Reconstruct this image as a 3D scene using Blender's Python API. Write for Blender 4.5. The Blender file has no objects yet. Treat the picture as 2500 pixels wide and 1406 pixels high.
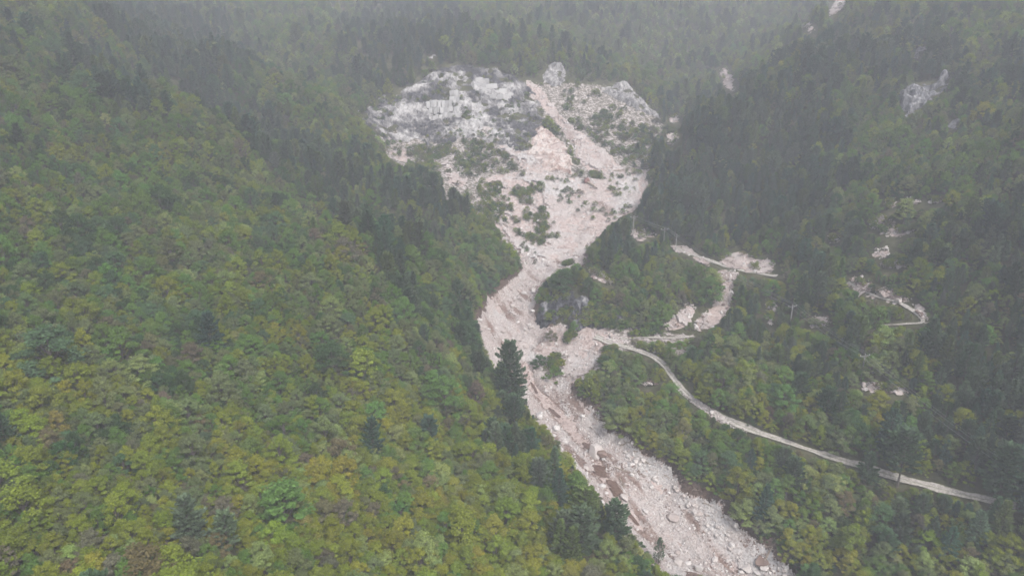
import bpy, bmesh, math, random
import numpy as np
from mathutils import Vector, Matrix, Euler

# ------------------------------------------------------------------ camera, sky, sun, exposure
scene = bpy.context.scene
COL = scene.collection
PITCH = math.radians(-20.0)
cam_data = bpy.data.cameras.new("drone_camera")
cam_data.sensor_width = 36.0
cam_data.lens = 1720.0 / 2500.0 * 36.0
cam_data.clip_start = 0.5
cam_data.clip_end = 3000.0
cam = bpy.data.objects.new("drone_camera", cam_data)
cam.location = (0, 0, 0)
cam.rotation_euler = (math.radians(90) + PITCH, 0, 0)
COL.objects.link(cam)
scene.camera = cam

SUN_EL, SUN_AZ = math.radians(50), math.radians(150)      # azimuth clockwise from +Y
world = bpy.data.worlds.new("World")
scene.world = world
world.use_nodes = True
wn = world.node_tree.nodes
wl = world.node_tree.links
wn.clear()
sky = wn.new("ShaderNodeTexSky")
sky.sky_type = 'NISHITA'
sky.sun_disc = False
sky.sun_elevation = SUN_EL
sky.sun_rotation = SUN_AZ
sky.air_density = 1.0
sky.dust_density = 4.0
sky.ozone_density = 1.0
hs = wn.new("ShaderNodeHueSaturation")
hs.inputs['Saturation'].default_value = 0.30              # overcast: the blue is mostly gone
bg = wn.new("ShaderNodeBackground")
bg.inputs['Strength'].default_value = 0.15
wo = wn.new("ShaderNodeOutputWorld")
wl.new(sky.outputs[0], hs.inputs['Color'])
wl.new(hs.outputs[0], bg.inputs['Color'])
wl.new(bg.outputs[0], wo.inputs['Surface'])

sun_data = bpy.data.lights.new("sun", 'SUN')
sun_data.energy = 1.5
sun_data.angle = math.radians(12)
sun_data.color = (1.0, 0.97, 0.93)
sun = bpy.data.objects.new("sun", sun_data)
d = Vector((math.sin(SUN_AZ) * math.cos(SUN_EL), math.cos(SUN_AZ) * math.cos(SUN_EL), math.sin(SUN_EL)))
sun.rotation_euler = d.to_track_quat('Z', 'Y').to_euler()
sun.location = (0, 0, 400)
COL.objects.link(sun)

scene.view_settings.view_transform = 'Standard'
scene.view_settings.look = 'None'
scene.view_settings.gamma = 1.0
scene.view_settings.use_curve_mapping = False
scene.view_settings.exposure = 1.06
HAZE_DENSITY = 0.00069
HAZE_COLOR = (0.87, 0.895, 1.0)

cy = scene.cycles
cy.max_bounces = 5
cy.diffuse_bounces = 3
cy.glossy_bounces = 1
cy.transmission_bounces = 2
cy.transparent_max_bounces = 4
cy.volume_bounces = 1
cy.use_denoising = True
cy.denoising_prefilter = 'FAST'
cy.sample_clamp_indirect = 4.0

RNG = np.random.default_rng(7)
random.seed(7)

# ------------------------------------------------------------------ camera geometry used to survey the terrain
F, CU, CV = 1720.0, 1250.0, 703.0
cp, sp = math.cos(PITCH), math.sin(PITCH)

def ray(u, v):
    xc = (np.asarray(u, float) - CU) / F
    yc = -(np.asarray(v, float) - CV) / F
    return xc, cp - sp * yc, sp + cp * yc

def at(u, v, y):
    a, b, c = ray(u, v)
    return (a / b * y, y, c / b * y)

def proj(x, y, z):
    dd = cp * y + sp * z
    up = -sp * y + cp * z
    dd = np.maximum(dd, 1e-3)
    return CU + F * x / dd, CV - F * up / dd, dd

# ------------------------------------------------------------------ terrain: surveyed points -> thin-plate surface
PX = [(1780,1400,105),(1660,1250,120),(1480,1100,138),(1340,950,160),(1285,860,175),(1230,780,190),(1290,690,210),(1340,640,222),(1400,570,242),(1430,500,262),(1450,440,282),(1450,400,295),
(1560,1300,112),(1360,1060,143),
(0,1400,62),(300,1400,66),(600,1400,72),(1200,1400,88),(1560,1400,97),(0,1100,82),(500,1100,96),(1000,1100,117),(0,800,108),(500,800,128),(0,500,145),(300,500,165),(600,600,170),(0,250,190),(200,250,208),(0,0,260),
(1000,800,148),(830,560,188),(480,270,233),(170,0,298),(1180,960,146),(1330,1080,130),(1480,1230,110),
(1000,700,168),(1100,700,185),(1000,600,185),(900,500,225),(700,400,245),(560,150,312),(760,235,290),(1000,440,262),(600,200,300),(500,60,415),(800,100,400),(800,300,280),(880,290,310),(950,380,290),(1060,440,265),(1150,480,258),(1150,640,215),(300,40,375),(1200,570,236),(1230,690,205),
(1100,160,355),(1000,200,345),(1250,200,350),(1200,290,326),(1100,290,324),(1350,160,362),(1300,250,342),(1340,350,308),(1480,250,345),(1550,230,350),(1500,350,312),(1590,400,296),
(1700,450,255),(1580,480,268),(1850,210,300),(1850,400,262),(1850,550,228),(1600,560,242),(1650,610,225),(1500,600,225),(1400,650,212),(1400,800,180),(1400,725,188),(1500,700,196),(1600,680,199),(1700,640,208),(1790,655,200),(1880,670,195),(1770,740,187),(1700,800,178),(1470,825,172),(1600,880,160),(1740,1010,137),(1890,1070,128),(2050,1120,121),(2400,1220,108),
(2100,900,143),(2400,900,132),(2400,700,154),(2100,700,172),(2400,500,182),(2100,500,207),(2250,250,265),(2100,300,262),(2400,250,245),(2500,0,330),(2200,0,360),(2030,30,370),(1950,40,500),(1770,190,405),(1650,290,350),(1640,340,312),(1700,290,285),(1250,60,470),(1600,60,490),(1400,100,440),
(1250,0,520),(1700,0,545),(700,0,500),(250,0,420),(950,80,450),
(1900,1250,114),(2200,1300,106),(2500,1400,95),(2100,1400,101),(1950,850,160),(1800,850,165),(2250,800,150)]
WX = [(78,312,-46),(-45,206,-69),(-105,262,-43),(-19,158,-72),(-162,316,-6),(-96,340,-27),(-150,380,-10),(60,60,-99),(75,20,-103),(-60,20,-62),(120,55,-72),(170,100,-35),(250,200,15),(260,350,50),(-190,150,28),(-260,300,60),(-140,60,-12),(0,40,-86),(0,690,105),(-250,690,130),(250,690,115),(0,780,210),(-300,780,220),(350,780,210),(350,100,60),(-320,80,70),(60,-60,-108),(-80,-60,-60),(180,-60,-60),(350,500,100),(-360,450,120)]
PTS = np.array([at(*p) for p in PX] + [tuple(map(float, p)) for p in WX])

def _phi(r2):
    return 0.5 * r2 * np.log(r2 + 1e-9)

def _fit(pts, lam=0.004):
    n = len(pts)
    X = pts[:, :2] / 100.0
    dd = ((X[:, None] - X[None]) ** 2).sum(-1)
    A = np.zeros((n + 3, n + 3))
    A[:n, :n] = _phi(dd) + lam * np.eye(n)
    Q = np.c_[np.ones(n), X]
    A[:n, n:] = Q
    A[n:, :n] = Q.T
    return np.linalg.solve(A, np.r_[pts[:, 2], 0, 0, 0])

_W = _fit(PTS)

def base_height(x, y):
    s = np.shape(x)
    x = np.ravel(x) / 100.0
    y = np.ravel(y) / 100.0
    out = np.empty(x.size)
    C = PTS[:, :2] / 100.0
    n = len(PTS)
    for i in range(0, x.size, 30000):
        a = x[i:i + 30000]
        b = y[i:i + 30000]
        dd = (a[:, None] - C[None, :, 0]) ** 2 + (b[:, None] - C[None, :, 1]) ** 2
        out[i:i + 30000] = _phi(dd) @ _W[:n] + _W[n] + _W[n + 1] * a + _W[n + 2] * b
    return out.reshape(s)

_LAT = np.random.default_rng(3).random((8, 256, 256))

def vnoise(x, y, seed=0):
    """smooth lattice noise in -1..1"""
    L = _LAT[seed % 8]
    x = np.asarray(x, float) + seed * 17.3
    y = np.asarray(y, float) + seed * 9.1
    xi = np.floor(x).astype(int)
    yi = np.floor(y).astype(int)
    fx = x - xi
    fy = y - yi
    fx = fx * fx * (3 - 2 * fx)
    fy = fy * fy * (3 - 2 * fy)
    a = L[xi % 256, yi % 256]
    b = L[(xi + 1) % 256, yi % 256]
    c = L[xi % 256, (yi + 1) % 256]
    e = L[(xi + 1) % 256, (yi + 1) % 256]
    return 2 * ((a * (1 - fx) + b * fx) * (1 - fy) + (c * (1 - fx) + e * fx) * fy) - 1

def fbm(x, y, seed=0, octaves=4, gain=0.5):
    s = 0.0
    amp = 1.0
    for k in range(octaves):
        s = s + amp * vnoise(np.asarray(x) * 2 ** k, np.asarray(y) * 2 ** k, seed + k)
        amp *= gain
    return s

GX0, GX1, GY0, GY1, GS = -380.0, 400.0, -60.0, 800.0, 2.0
gxs = np.arange(GX0, GX1 + .1, GS)
gys = np.arange(GY0, GY1 + .1, GS)
GXX, GYY = np.meshgrid(gxs, gys)
Z0 = base_height(GXX, GYY)
Z0 = Z0 + 1.1 * fbm(GXX / 34, GYY / 34, 1, 3) * np.clip((GYY - 40) / 60, 0, 1)
# rock steps and folds on the far mountain
Z0 = Z0 + 3.0 * fbm(GXX / 60, GYY / 60, 4, 3) * np.clip((GYY - 420) / 80, 0, 1)

class Grid:
    def __init__(self, a, s=GS):
        self.a = a
        self.s = s
    def __call__(self, x, y):
        a = self.a
        fx = np.clip((np.asarray(x, float) - GX0) / self.s, 0, a.shape[1] - 1.001)
        fy = np.clip((np.asarray(y, float) - GY0) / self.s, 0, a.shape[0] - 1.001)
        i = fx.astype(int)
        j = fy.astype(int)
        fx = fx - i
        fy = fy - j
        return (a[j, i] * (1 - fx) + a[j, i + 1] * fx) * (1 - fy) + (a[j + 1, i] * (1 - fx) + a[j + 1, i + 1] * fx) * fy

H0 = Grid(Z0)

def hit(u, v, lift=0.0):
    """where the sight line through a survey pixel first meets the terrain (raised by lift)"""
    u = np.atleast_1d(np.asarray(u, float))
    v = np.atleast_1d(np.asarray(v, float))
    a, b, c = ray(u, v)
    ys = np.concatenate([np.arange(40, 300, .5), np.arange(300, 780, 1.0)])
    X = (a / b)[:, None] * ys
    Zr = (c / b)[:, None] * ys
    under = Zr < H0(X, np.broadcast_to(ys, X.shape)) + lift
    k = np.argmax(under, 1)
    k[~under.any(1)] = len(ys) - 1
    k = np.maximum(k, 1)
    r = np.arange(len(u))
    y0, y1 = ys[k - 1], ys[k]
    d0 = (c / b) * y0 - H0((a / b) * y0, y0) - lift
    d1 = (c / b) * y1 - H0((a / b) * y1, y1) - lift
    t = np.clip(d0 / np.where(np.abs(d0 - d1) < 1e-6, 1e-6, d0 - d1), 0, 1)
    y = y0 + (y1 - y0) * t
    return (a / b) * y, y

def densify(poly, step=12.0, closed=True):
    out = []
    n = len(poly)
    for i in range(n if closed else n - 1):
        p, q = np.array(poly[i], float), np.array(poly[(i + 1) % n], float)
        m = max(1, int(np.hypot(*(q - p)) / step))
        for k in range(m):
            out.append(p + (q - p) * k / m)
    if not closed:
        out.append(np.array(poly[-1], float))
    return np.array(out)

def ground_poly(px):
    p = densify(px)
    x, y = hit(p[:, 0], p[:, 1])
    return np.c_[x, y]

def inside(poly, x, y):
    s = np.shape(x)
    x = np.ravel(x)
    y = np.ravel(y)
    res = np.zeros(x.size, bool)
    lo, hi = poly.min(0), poly.max(0)
    idx = np.nonzero((x >= lo[0]) & (x <= hi[0]) & (y >= lo[1]) & (y <= hi[1]))[0]
    if len(idx):
        xx, yy = x[idx], y[idx]
        r = np.zeros(len(idx), bool)
        n = len(poly)
        for i in range(n):
            x1, y1 = poly[i]
            x2, y2 = poly[(i + 1) % n]
            if y1 == y2:
                continue
            c = (y1 > yy) != (y2 > yy)
            r ^= c & (xx < (x2 - x1) * (yy - y1) / (y2 - y1) + x1)
        res[idx] = r
    return res.reshape(s)

# ------------------------------------------------------------------ regions of the valley (outlines surveyed in the photograph)
P_CHANNEL = [(1660,1440),(1560,1345),(1490,1260),(1420,1165),(1350,1085),(1300,1030),(1270,985),(1240,930),(1190,885),(1168,820),(1172,770),(1195,725),(1240,692),(1275,655),(1265,628),(1350,628),(1440,590),(1425,640),(1345,665),(1315,705),(1298,745),(1305,785),(1330,800),(1320,830),(1300,850),(1330,890),(1380,925),(1440,990),(1500,1055),(1600,1120),(1700,1205),(1790,1270),(1880,1340),(1960,1440)]
P_FAN = [(1160,445),(1220,425),(1290,420),(1330,432),(1420,435),(1480,420),(1585,415),(1580,460),(1555,510),(1490,545),(1440,600),(1350,640),(1280,640),(1235,580),(1180,510),(1165,470)]
P_GULLY = [(1278,195),(1312,206),(1345,250),(1395,310),(1480,370),(1530,425),(1450,440),(1420,400),(1385,330),(1330,270),(1295,235)]
P_CHUTE = [(1150,285),(1185,290),(1250,345),(1330,405),(1400,440),(1300,440),(1250,385),(1195,330)]
P_PAD = [(1300,795),(1400,798),(1440,790),(1500,812),(1520,835),(1475,850),(1460,895),(1390,935),(1330,895),(1290,850)]
P_SIDE = [(1752,668),(1796,660),(1792,700),(1780,755),(1740,800),(1690,812),(1705,775),(1735,752),(1765,705)]
P_SIDE2 = [(1628,812),(1640,780),(1678,742),(1700,752),(1688,780),(1650,808)]
PATCHES = [[(945,368),(985,362),(1000,388),(985,398),(955,382)],
 [(1085,400),(1100,395),(1105,425),(1140,440),(1130,460),(1090,445)],
 [(1160,450),(1190,440),(1200,480),(1170,490)],
 [(1755,170),(1775,165),(1798,215),(1792,232),(1772,215)],
 [(2040,-10),(2065,-10),(2055,22),(2030,42),(2028,30)],
 [(1962,58),(1980,66),(1992,84),(1975,82)],
 [(2158,485),(2175,480),(2182,512),(2165,515)],
 [(2212,486),(2240,480),(2250,500),(2220,500)],[(2265,488),(2298,482),(2300,496),(2270,500)],
 [(2160,540),(2178,535),(2176,570),(2155,578),(2145,570)],
 [(2145,572),(2235,560),(2230,570),(2160,582)],
 [(2130,615),(2165,608),(2175,622),(2145,634)],[(2185,640),(2205,636),(2210,655),(2192,658)],
 [(2070,682),(2090,675),(2125,692),(2140,715),(2180,700),(2215,720),(2235,735),(2180,735),(2130,722),(2090,705)],
 [(2245,745),(2265,775),(2258,790),(2235,765)],
 [(2085,690),(2100,688),(2122,712),(2112,722),(2096,712)],[(2150,712),(2172,700),(2200,706),(2222,728),(2196,742),(2165,735)],[(2225,742),(2250,752),(2268,782),(2252,780),(2236,762)],[(2150,640),(2172,636),(2182,655),(2160,660)],[(2120,545),(2140,540),(2142,560),(2122,560)],[(1870,735),(1885,745),(1888,800),(1872,790)],
 [(1990,770),(2020,765),(2035,795),(2000,805),(1975,800)],
 [(1760,625),(1800,615),(1840,632),(1888,632),(1888,665),(1830,665),(1790,652),(1755,645)],
 [(1630,335),(1660,325),(1655,350),(1635,352)],[(1635,290),(1655,283),(1660,300),(1642,302)],
 [(2100,940),(2140,935),(2150,955),(2110,960)],[(2150,955),(2200,935),(2215,945),(2190,965),(2155,970)],
 [(1560,935),(1600,925),(1610,945),(1575,950)],
 [(1540,570),(1575,560),(1600,575),(1560,590)],
 [(1430,650),(1460,665),(1500,690),(1490,700),(1450,680)],
 [(1650,600),(1680,610),(1740,640),(1745,650),(1690,630),(1650,612)],
 [(2020,582),(2050,580),(2045,594),(2022,592)]]
P_QUARRY = [(878,292),(905,262),(960,232),(1010,210),(1090,162),(1150,165),(1215,172),(1260,190),(1285,215),(1330,285),(1310,330),(1300,372),(1262,372),(1235,372),(1180,335),(1130,338),(1060,350),(1000,345),(935,338)]
P_SCAR = [(1322,300),(1345,330),(1372,352),(1390,385),(1398,420),(1340,425),(1300,395),(1280,372),(1300,335)]
P_KNOB = [(1322,190),(1338,165),(1352,157),(1372,168),(1388,188),(1372,206),(1326,206)]
P_RIB = [(1465,218),(1500,205),(1535,215),(1580,252),(1612,292),(1570,275),(1520,255),(1485,242)]
P_CRAG = [(2190,245),(2215,222),(2250,200),(2275,210),(2310,180),(2318,200),(2300,225),(2265,250),(2240,270),(2215,285),(2200,270)]
P_CRAG2 = [(2232,140),(2258,108),(2262,118),(2248,145),(2236,152)]
P_CRAG3 = [(2310,300),(2335,290),(2340,315),(2318,318)]
P_CLIFF = [(1310,735),(1345,712),(1400,712),(1440,735),(1490,755),(1560,775),(1565,810),(1500,812),(1440,798),(1330,795)]
P_UPCRAG = [(1045,145),(1060,134),(1075,142),(1068,150)]
P_SCRUB = [(900,340),(1040,300),(1180,300),(1280,400),(1420,400),(1330,300),(1290,200),(1480,210),(1620,300),(1600,410),(1440,430),(1260,640),(1180,540),(1020,440)]
P_SCRUB2 = [(1290,790),(1500,800),(1700,815),(1690,880),(1620,860),(1500,850),(1480,920),(1390,930),(1300,880)]
P_SCREE = [(1640,945),(1670,960),(1740,1000),(1830,1060),(1760,1040),(1690,985)]

CHANNEL, FAN, GULLY, CHUTE, PAD, SIDE, SIDE2 = map(ground_poly, (P_CHANNEL, P_FAN, P_GULLY, P_CHUTE, P_PAD, P_SIDE, P_SIDE2))
PATCH_W = [ground_poly(p) for p in PATCHES]
QUARRY, SCAR, KNOB, RIB, CRAG, CRAG2, CRAG3, CLIFF, UPCRAG = map(ground_poly, (P_QUARRY, P_SCAR, P_KNOB, P_RIB, P_CRAG, P_CRAG2, P_CRAG3, P_CLIFF, P_UPCRAG))
SCRUB, SCRUB2, SCREE = map(ground_poly, (P_SCRUB, P_SCRUB2, P_SCREE))
RUBBLE_ALL = [CHANNEL, FAN, GULLY, CHUTE, PAD, SIDE, SIDE2, SCAR] + PATCH_W
ROCK_ALL = [QUARRY, KNOB, RIB, CRAG, CRAG2, CRAG3, CLIFF, UPCRAG]

TRACK_PX = [[(2480,1236),(2400,1218),(2330,1204),(2200,1170),(2050,1122),(1950,1090),(1890,1070),(1810,1042),(1740,1008),(1690,975),(1660,945),(1630,905),(1610,880),(1570,860),(1530,848),(1490,838),(1450,822)],
            [(1490,830),(1560,825),(1640,826),(1700,820)],
            [(1640,600),(1690,622),(1740,640),(1792,657),(1850,668),(1905,675)],
            [(2070,690),(2130,722),(2200,740),(2250,775),(2262,790),(2190,793),(2140,795)]]
TRACK_W = [.72, .4, .75, .4]
TRACKS = []
for tp in TRACK_PX:
    p = densify(tp, 14, False)
    x, y = hit(p[:, 0], p[:, 1])
    TRACKS.append(np.c_[x, y])
STREAM_PX = [(1284,880),(1292,910),(1312,945),(1335,975),(1372,1010),(1400,1045),(1432,1075),(1452,1092),(1464,1118),(1470,1142),(1492,1160),(1505,1180),(1500,1205),(1530,1228),(1552,1256),(1562,1268)]
p = densify(STREAM_PX, 10, False)
STREAM = np.c_[hit(p[:, 0], p[:, 1])]

def dist_line(line, x, y):
    s = np.shape(x)
    x = np.ravel(x)
    y = np.ravel(y)
    best = np.full(x.size, 1e9)
    for (ax, ay), (bx, by) in zip(line[:-1], line[1:]):
        dx, dy = bx - ax, by - ay
        L = dx * dx + dy * dy + 1e-9
        t = np.clip(((x - ax) * dx + (y - ay) * dy) / L, 0, 1)
        best = np.minimum(best, (x - ax - t * dx) ** 2 + (y - ay - t * dy) ** 2)
    return np.sqrt(best).reshape(s)

# ------------------------------------------------------------------ final ground grid at 1 m with the channel cut, banks and track benches
S1 = 1.0
gx1 = np.arange(GX0, GX1 + .1, S1)
gy1 = np.arange(GY0, GY1 + .1, S1)
X1, Y1 = np.meshgrid(gx1, gy1)
Z1 = H0(X1, Y1)
wx1 = X1 + 0.9 * fbm(X1 / 5, Y1 / 5, 2, 2)
wy1 = Y1 + 0.9 * fbm(X1 / 5, Y1 / 5, 5, 2)

def mask_any(polys, x, y):
    m = np.zeros(np.shape(x), bool)
    for q in polys:
        m |= inside(q, x, y)
    return m

def blur(a, n=1):
    a = a.astype(float)
    for _ in range(n):
        a = (a + np.roll(a, 1, 0) + np.roll(a, -1, 0)) / 3
        a = (a + np.roll(a, 1, 1) + np.roll(a, -1, 1)) / 3
    return a

M_CH = inside(CHANNEL, wx1, wy1)
M_RUB = mask_any(RUBBLE_ALL, wx1, wy1)
M_ROCK = mask_any(ROCK_ALL, wx1, wy1)
M_SCRUB = inside(SCRUB, X1, Y1) | inside(SCRUB2, X1, Y1)
M_SCREE = inside(SCREE, wx1, wy1)
near = (X1 > -120) & (X1 < 160) & (Y1 > 80) & (Y1 < 330)
TD = np.full(X1.shape, 99.0)
for tl, tw in zip(TRACKS, TRACK_W):
    TD[near] = np.minimum(TD[near], dist_line(tl, X1[near], Y1[near]) - tw)
rough = 0.5 * fbm(X1 / 9, Y1 / 9, 3, 3) + 0.18 * fbm(X1 / 2.2, Y1 / 2.2, 6, 2)
bch = blur(M_CH, 1)
Z1 = Z1 + rough * (1 - blur(M_RUB, 2)) * np.clip((TD + 1) / 4, 0, 1) - 1.7 * bch
M_BANK = (blur(M_CH, 2) > .02)
MB = {'bank': Grid(blur(M_BANK, 1), S1), 'rubble': Grid(blur(M_RUB, 1), S1), 'rock': Grid(blur(M_ROCK, 1), S1), 'scrub': Grid(blur(M_SCRUB, 7), S1), 'scree': Grid(blur(M_SCREE, 1), S1)}
HG = Grid(Z1, S1)
TDG = Grid(TD, S1)

def gz(x, y):
    return HG(x, y)

def gnormal(x, y, e=1.5):
    gx = (gz(x + e, y) - gz(x - e, y)) / (2 * e)
    gy = (gz(x, y + e) - gz(x, y - e)) / (2 * e)
    n = np.stack([-gx, -gy, np.ones_like(gx)], -1)
    return n / np.linalg.norm(n, axis=-1, keepdims=True)

# ------------------------------------------------------------------ materials
def new_mat(name):
    m = bpy.data.materials.new(name)
    m.use_nodes = True
    nt = m.node_tree
    nt.nodes.clear()
    out = nt.nodes.new("ShaderNodeOutputMaterial")
    return m, nt, out

class N:
    """tiny node helper"""
    def __init__(self, nt):
        self.nt = nt
    def node(self, t, **kw):
        n = self.nt.nodes.new(t)
        for k, v in kw.items():
            setattr(n, k, v)
        return n
    def link(self, a, b):
        self.nt.links.new(a, b)
    def noise(self, vec, scale, detail=4, rough=0.55):
        n = self.node("ShaderNodeTexNoise")
        n.inputs['Scale'].default_value = scale
        n.inputs['Detail'].default_value = detail
        n.inputs['Roughness'].default_value = rough
        self.link(vec, n.inputs['Vector'])
        return n.outputs['Fac']
    def ramp(self, fac, stops):
        r = self.node("ShaderNodeValToRGB")
        e = r.color_ramp.elements
        while len(e) < len(stops):
            e.new(0.5)
        for k, (p_, c_) in enumerate(stops):
            e[k].position = p_
            e[k].color = (*c_, 1) if len(c_) == 3 else c_
        self.link(fac, r.inputs['Fac'])
        return r.outputs['Color']
    def mix(self, fac, a, b, mode='MIX'):
        m = self.node("ShaderNodeMix", data_type='RGBA', blend_type=mode)
        if isinstance(fac, float):
            m.inputs[0].default_value = fac
        else:
            self.link(fac, m.inputs[0])
        for s, v in ((m.inputs[6], a), (m.inputs[7], b)):
            if isinstance(v, tuple):
                s.default_value = (*v, 1)
            else:
                self.link(v, s)
        return m.outputs[2]
    def math(self, op, a, b=None):
        m = self.node("ShaderNodeMath", operation=op)
        for s, v in ((m.inputs[0], a), (m.inputs[1], b)):
            if v is None:
                continue
            if isinstance(v, (int, float)):
                s.default_value = v
            else:
                self.link(v, s)
        return m.outputs[0]
    def attr(self, name, kind='GEOMETRY'):
        a = self.node("ShaderNodeAttribute", attribute_type=kind, attribute_name=name)
        return a
    def finish(self, out, color, rough=0.9, bump=None, bump_d=0.1, spec=0.2):
        b = self.node("ShaderNodeBsdfPrincipled")
        if isinstance(color, tuple):
            b.inputs['Base Color'].default_value = (*color, 1)
        else:
            self.link(color, b.inputs['Base Color'])
        b.inputs['Roughness'].default_value = rough
        b.inputs['Specular IOR Level'].default_value = spec
        if bump is not None:
            bp = self.node("ShaderNodeBump")
            bp.inputs['Strength'].default_value = 1.0
            bp.inputs['Distance'].default_value = bump_d
            self.link(bump, bp.inputs['Height'])
            self.link(bp.outputs[0], b.inputs['Normal'])
        self.link(b.outputs[0], out.inputs['Surface'])
        return b

def pos(h):
    return h.node("ShaderNodeNewGeometry").outputs['Position']

PINK = (0.345, 0.275, 0.252)
PALE = (0.40, 0.375, 0.36)
MUD = (0.175, 0.112, 0.088)

def mat_ground():
    m, nt, out = new_mat("forest_soil")
    h = N(nt)
    P = pos(h)
    soil = h.ramp(h.noise(P, 0.35, 5, 0.6), [(0.3, (0.035, 0.032, 0.02)), (0.55, (0.06, 0.062, 0.03)), (0.75, (0.10, 0.085, 0.06))])
    scrubc = h.ramp(h.noise(P, 0.75, 7, 0.74), [(0.36, (0.055, 0.055, 0.035)), (0.45, (0.10, 0.088, 0.066)), (0.52, (0.21, 0.185, 0.17)), (0.60, (0.38, 0.345, 0.33))])
    edge = h.noise(P, 0.45, 6, 0.72)
    def crisp(name):
        t = h.math('ADD', h.attr(name).outputs['Fac'], h.math('MULTIPLY', h.math('SUBTRACT', edge, 0.5), 1.6))
        return h.ramp(t, [(0.5, (0, 0, 0)), (0.56, (1, 1, 1))])
    c = h.mix(crisp('scrub'), soil, scrubc)
    bank = h.ramp(h.noise(P, 1.8, 5, 0.7), [(0.35, (0.05, 0.034, 0.026)), (0.6, (0.12, 0.085, 0.068)), (0.75, (0.27, 0.22, 0.195))])
    c = h.mix(crisp('bank'), c, bank)
    rub = h.ramp(h.noise(P, 0.9, 6, 0.7), [(0.3, (0.17, 0.135, 0.12)), (0.5, PINK), (0.7, PALE)])
    c = h.mix(crisp('rubble'), c, rub)
    scr = h.ramp(h.noise(P, 2.0, 5, 0.7), [(0.35, (0.06, 0.054, 0.05)), (0.6, (0.14, 0.125, 0.118)), (0.75, (0.30, 0.28, 0.27))])
    c = h.mix(crisp('scree'), c, scr)
    h.finish(out, c, 0.95, h.noise(P, 1.6, 5, 0.65), 0.35, 0.1)
    return m

def mat_debris(name, brown=1.0):
    m, nt, out = new_mat(name)
    h = N(nt)
    P = pos(h)
    fine = h.noise(P, 2.6, 6, 0.72)
    c = h.ramp(fine, [(0.30, (0.13, 0.095, 0.082)), (0.43, (0.275, 0.222, 0.204)), (0.58, (0.362, 0.316, 0.300)), (0.74, (0.46, 0.43, 0.415))])
    big = h.noise(P, 0.11, 4, 0.6)
    c = h.mix(h.math('MULTIPLY', h.ramp(big, [(0.42, (0, 0, 0)), (0.62, (1, 1, 1))]), 0.5), c, PALE)
    wet = h.attr('wet').outputs['Fac']
    mud = h.ramp(fine, [(0.3, (0.085, 0.052, 0.04)), (0.6, MUD), (0.8, (0.29, 0.22, 0.19))])
    c = h.mix(h.math('MULTIPLY', wet, brown), c, mud)
    pale = h.attr('pale').outputs['Fac']
    white = h.ramp(fine, [(0.3, (0.17, 0.155, 0.15)), (0.48, (0.35, 0.33, 0.32)), (0.7, (0.47, 0.455, 0.445))])
    c = h.mix(pale, c, white)
    bs = h.finish(out, c, 0.9, h.noise(P, 3.2, 6, 0.7), 0.25, 0.2)
    return m

def mat_rock(name, dark, mid, pale, scale=0.5, white=0.5):
    m, nt, out = new_mat(name)
    h = N(nt)
    P = pos(h)
    mp = h.node("ShaderNodeMapping")
    mp.inputs['Scale'].default_value = (1, 1, 0.45)
    h.link(P, mp.inputs['Vector'])
    V = mp.outputs[0]
    n1 = h.noise(V, scale, 8, 0.72)
    n2 = h.noise(V, scale * 0.22, 4, 0.6)
    a = h.math('ADD', h.math('MULTIPLY', n1, 0.7), h.math('MULTIPLY', n2, 0.3))
    a = h.math('ADD', a, h.math('MULTIPLY', h.math('SUBTRACT', h.attr('fresh').outputs['Fac'], 0.5), 0.34))
    c = h.ramp(a, [(0.36, dark), (0.46, mid), (white, tuple(0.5 * (i + j) for i, j in zip(mid, pale))), (white + 0.1, pale)])
    crack = h.node("ShaderNodeTexVoronoi", feature='DISTANCE_TO_EDGE')
    crack.inputs['Scale'].default_value = scale * 1.1
    h.link(V, crack.inputs['Vector'])
    ck = h.ramp(crack.outputs['Distance'], [(0.0, (0.35, 0.35, 0.35)), (0.06, (1, 1, 1))])
    c = h.mix(0.6, c, ck, 'MULTIPLY')
    h.finish(out, c, 0.9, n1, 0.8, 0.2)
    return m

def mat_plain(name, c0, c1, scale=3.0, rough=0.85, bump=0.03):
    m, nt, out = new_mat(name)
    h = N(nt)
    tc = h.node("ShaderNodeTexCoord").outputs['Object']
    n = h.noise(tc, scale, 5, 0.65)
    h.finish(out, h.ramp(n, [(0.3, c0), (0.7, c1)]), rough, n, bump, 0.3)
    return m

def mat_stone(name, lo, mid, hi):
    m, nt, out = new_mat(name)
    h = N(nt)
    tc = h.node("ShaderNodeTexCoord").outputs['Object']
    n = h.noise(tc, 1.6, 6, 0.7)
    oi = h.node("ShaderNodeObjectInfo").outputs['Random']
    v = h.math('ADD', h.math('MULTIPLY', n, 0.55), h.math('MULTIPLY', oi, 0.45))
    c = h.ramp(v, [(0.2, lo), (0.5, mid), (0.8, hi)])
    h.finish(out, c, 0.85, n, 0.12, 0.25)
    return m

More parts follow.
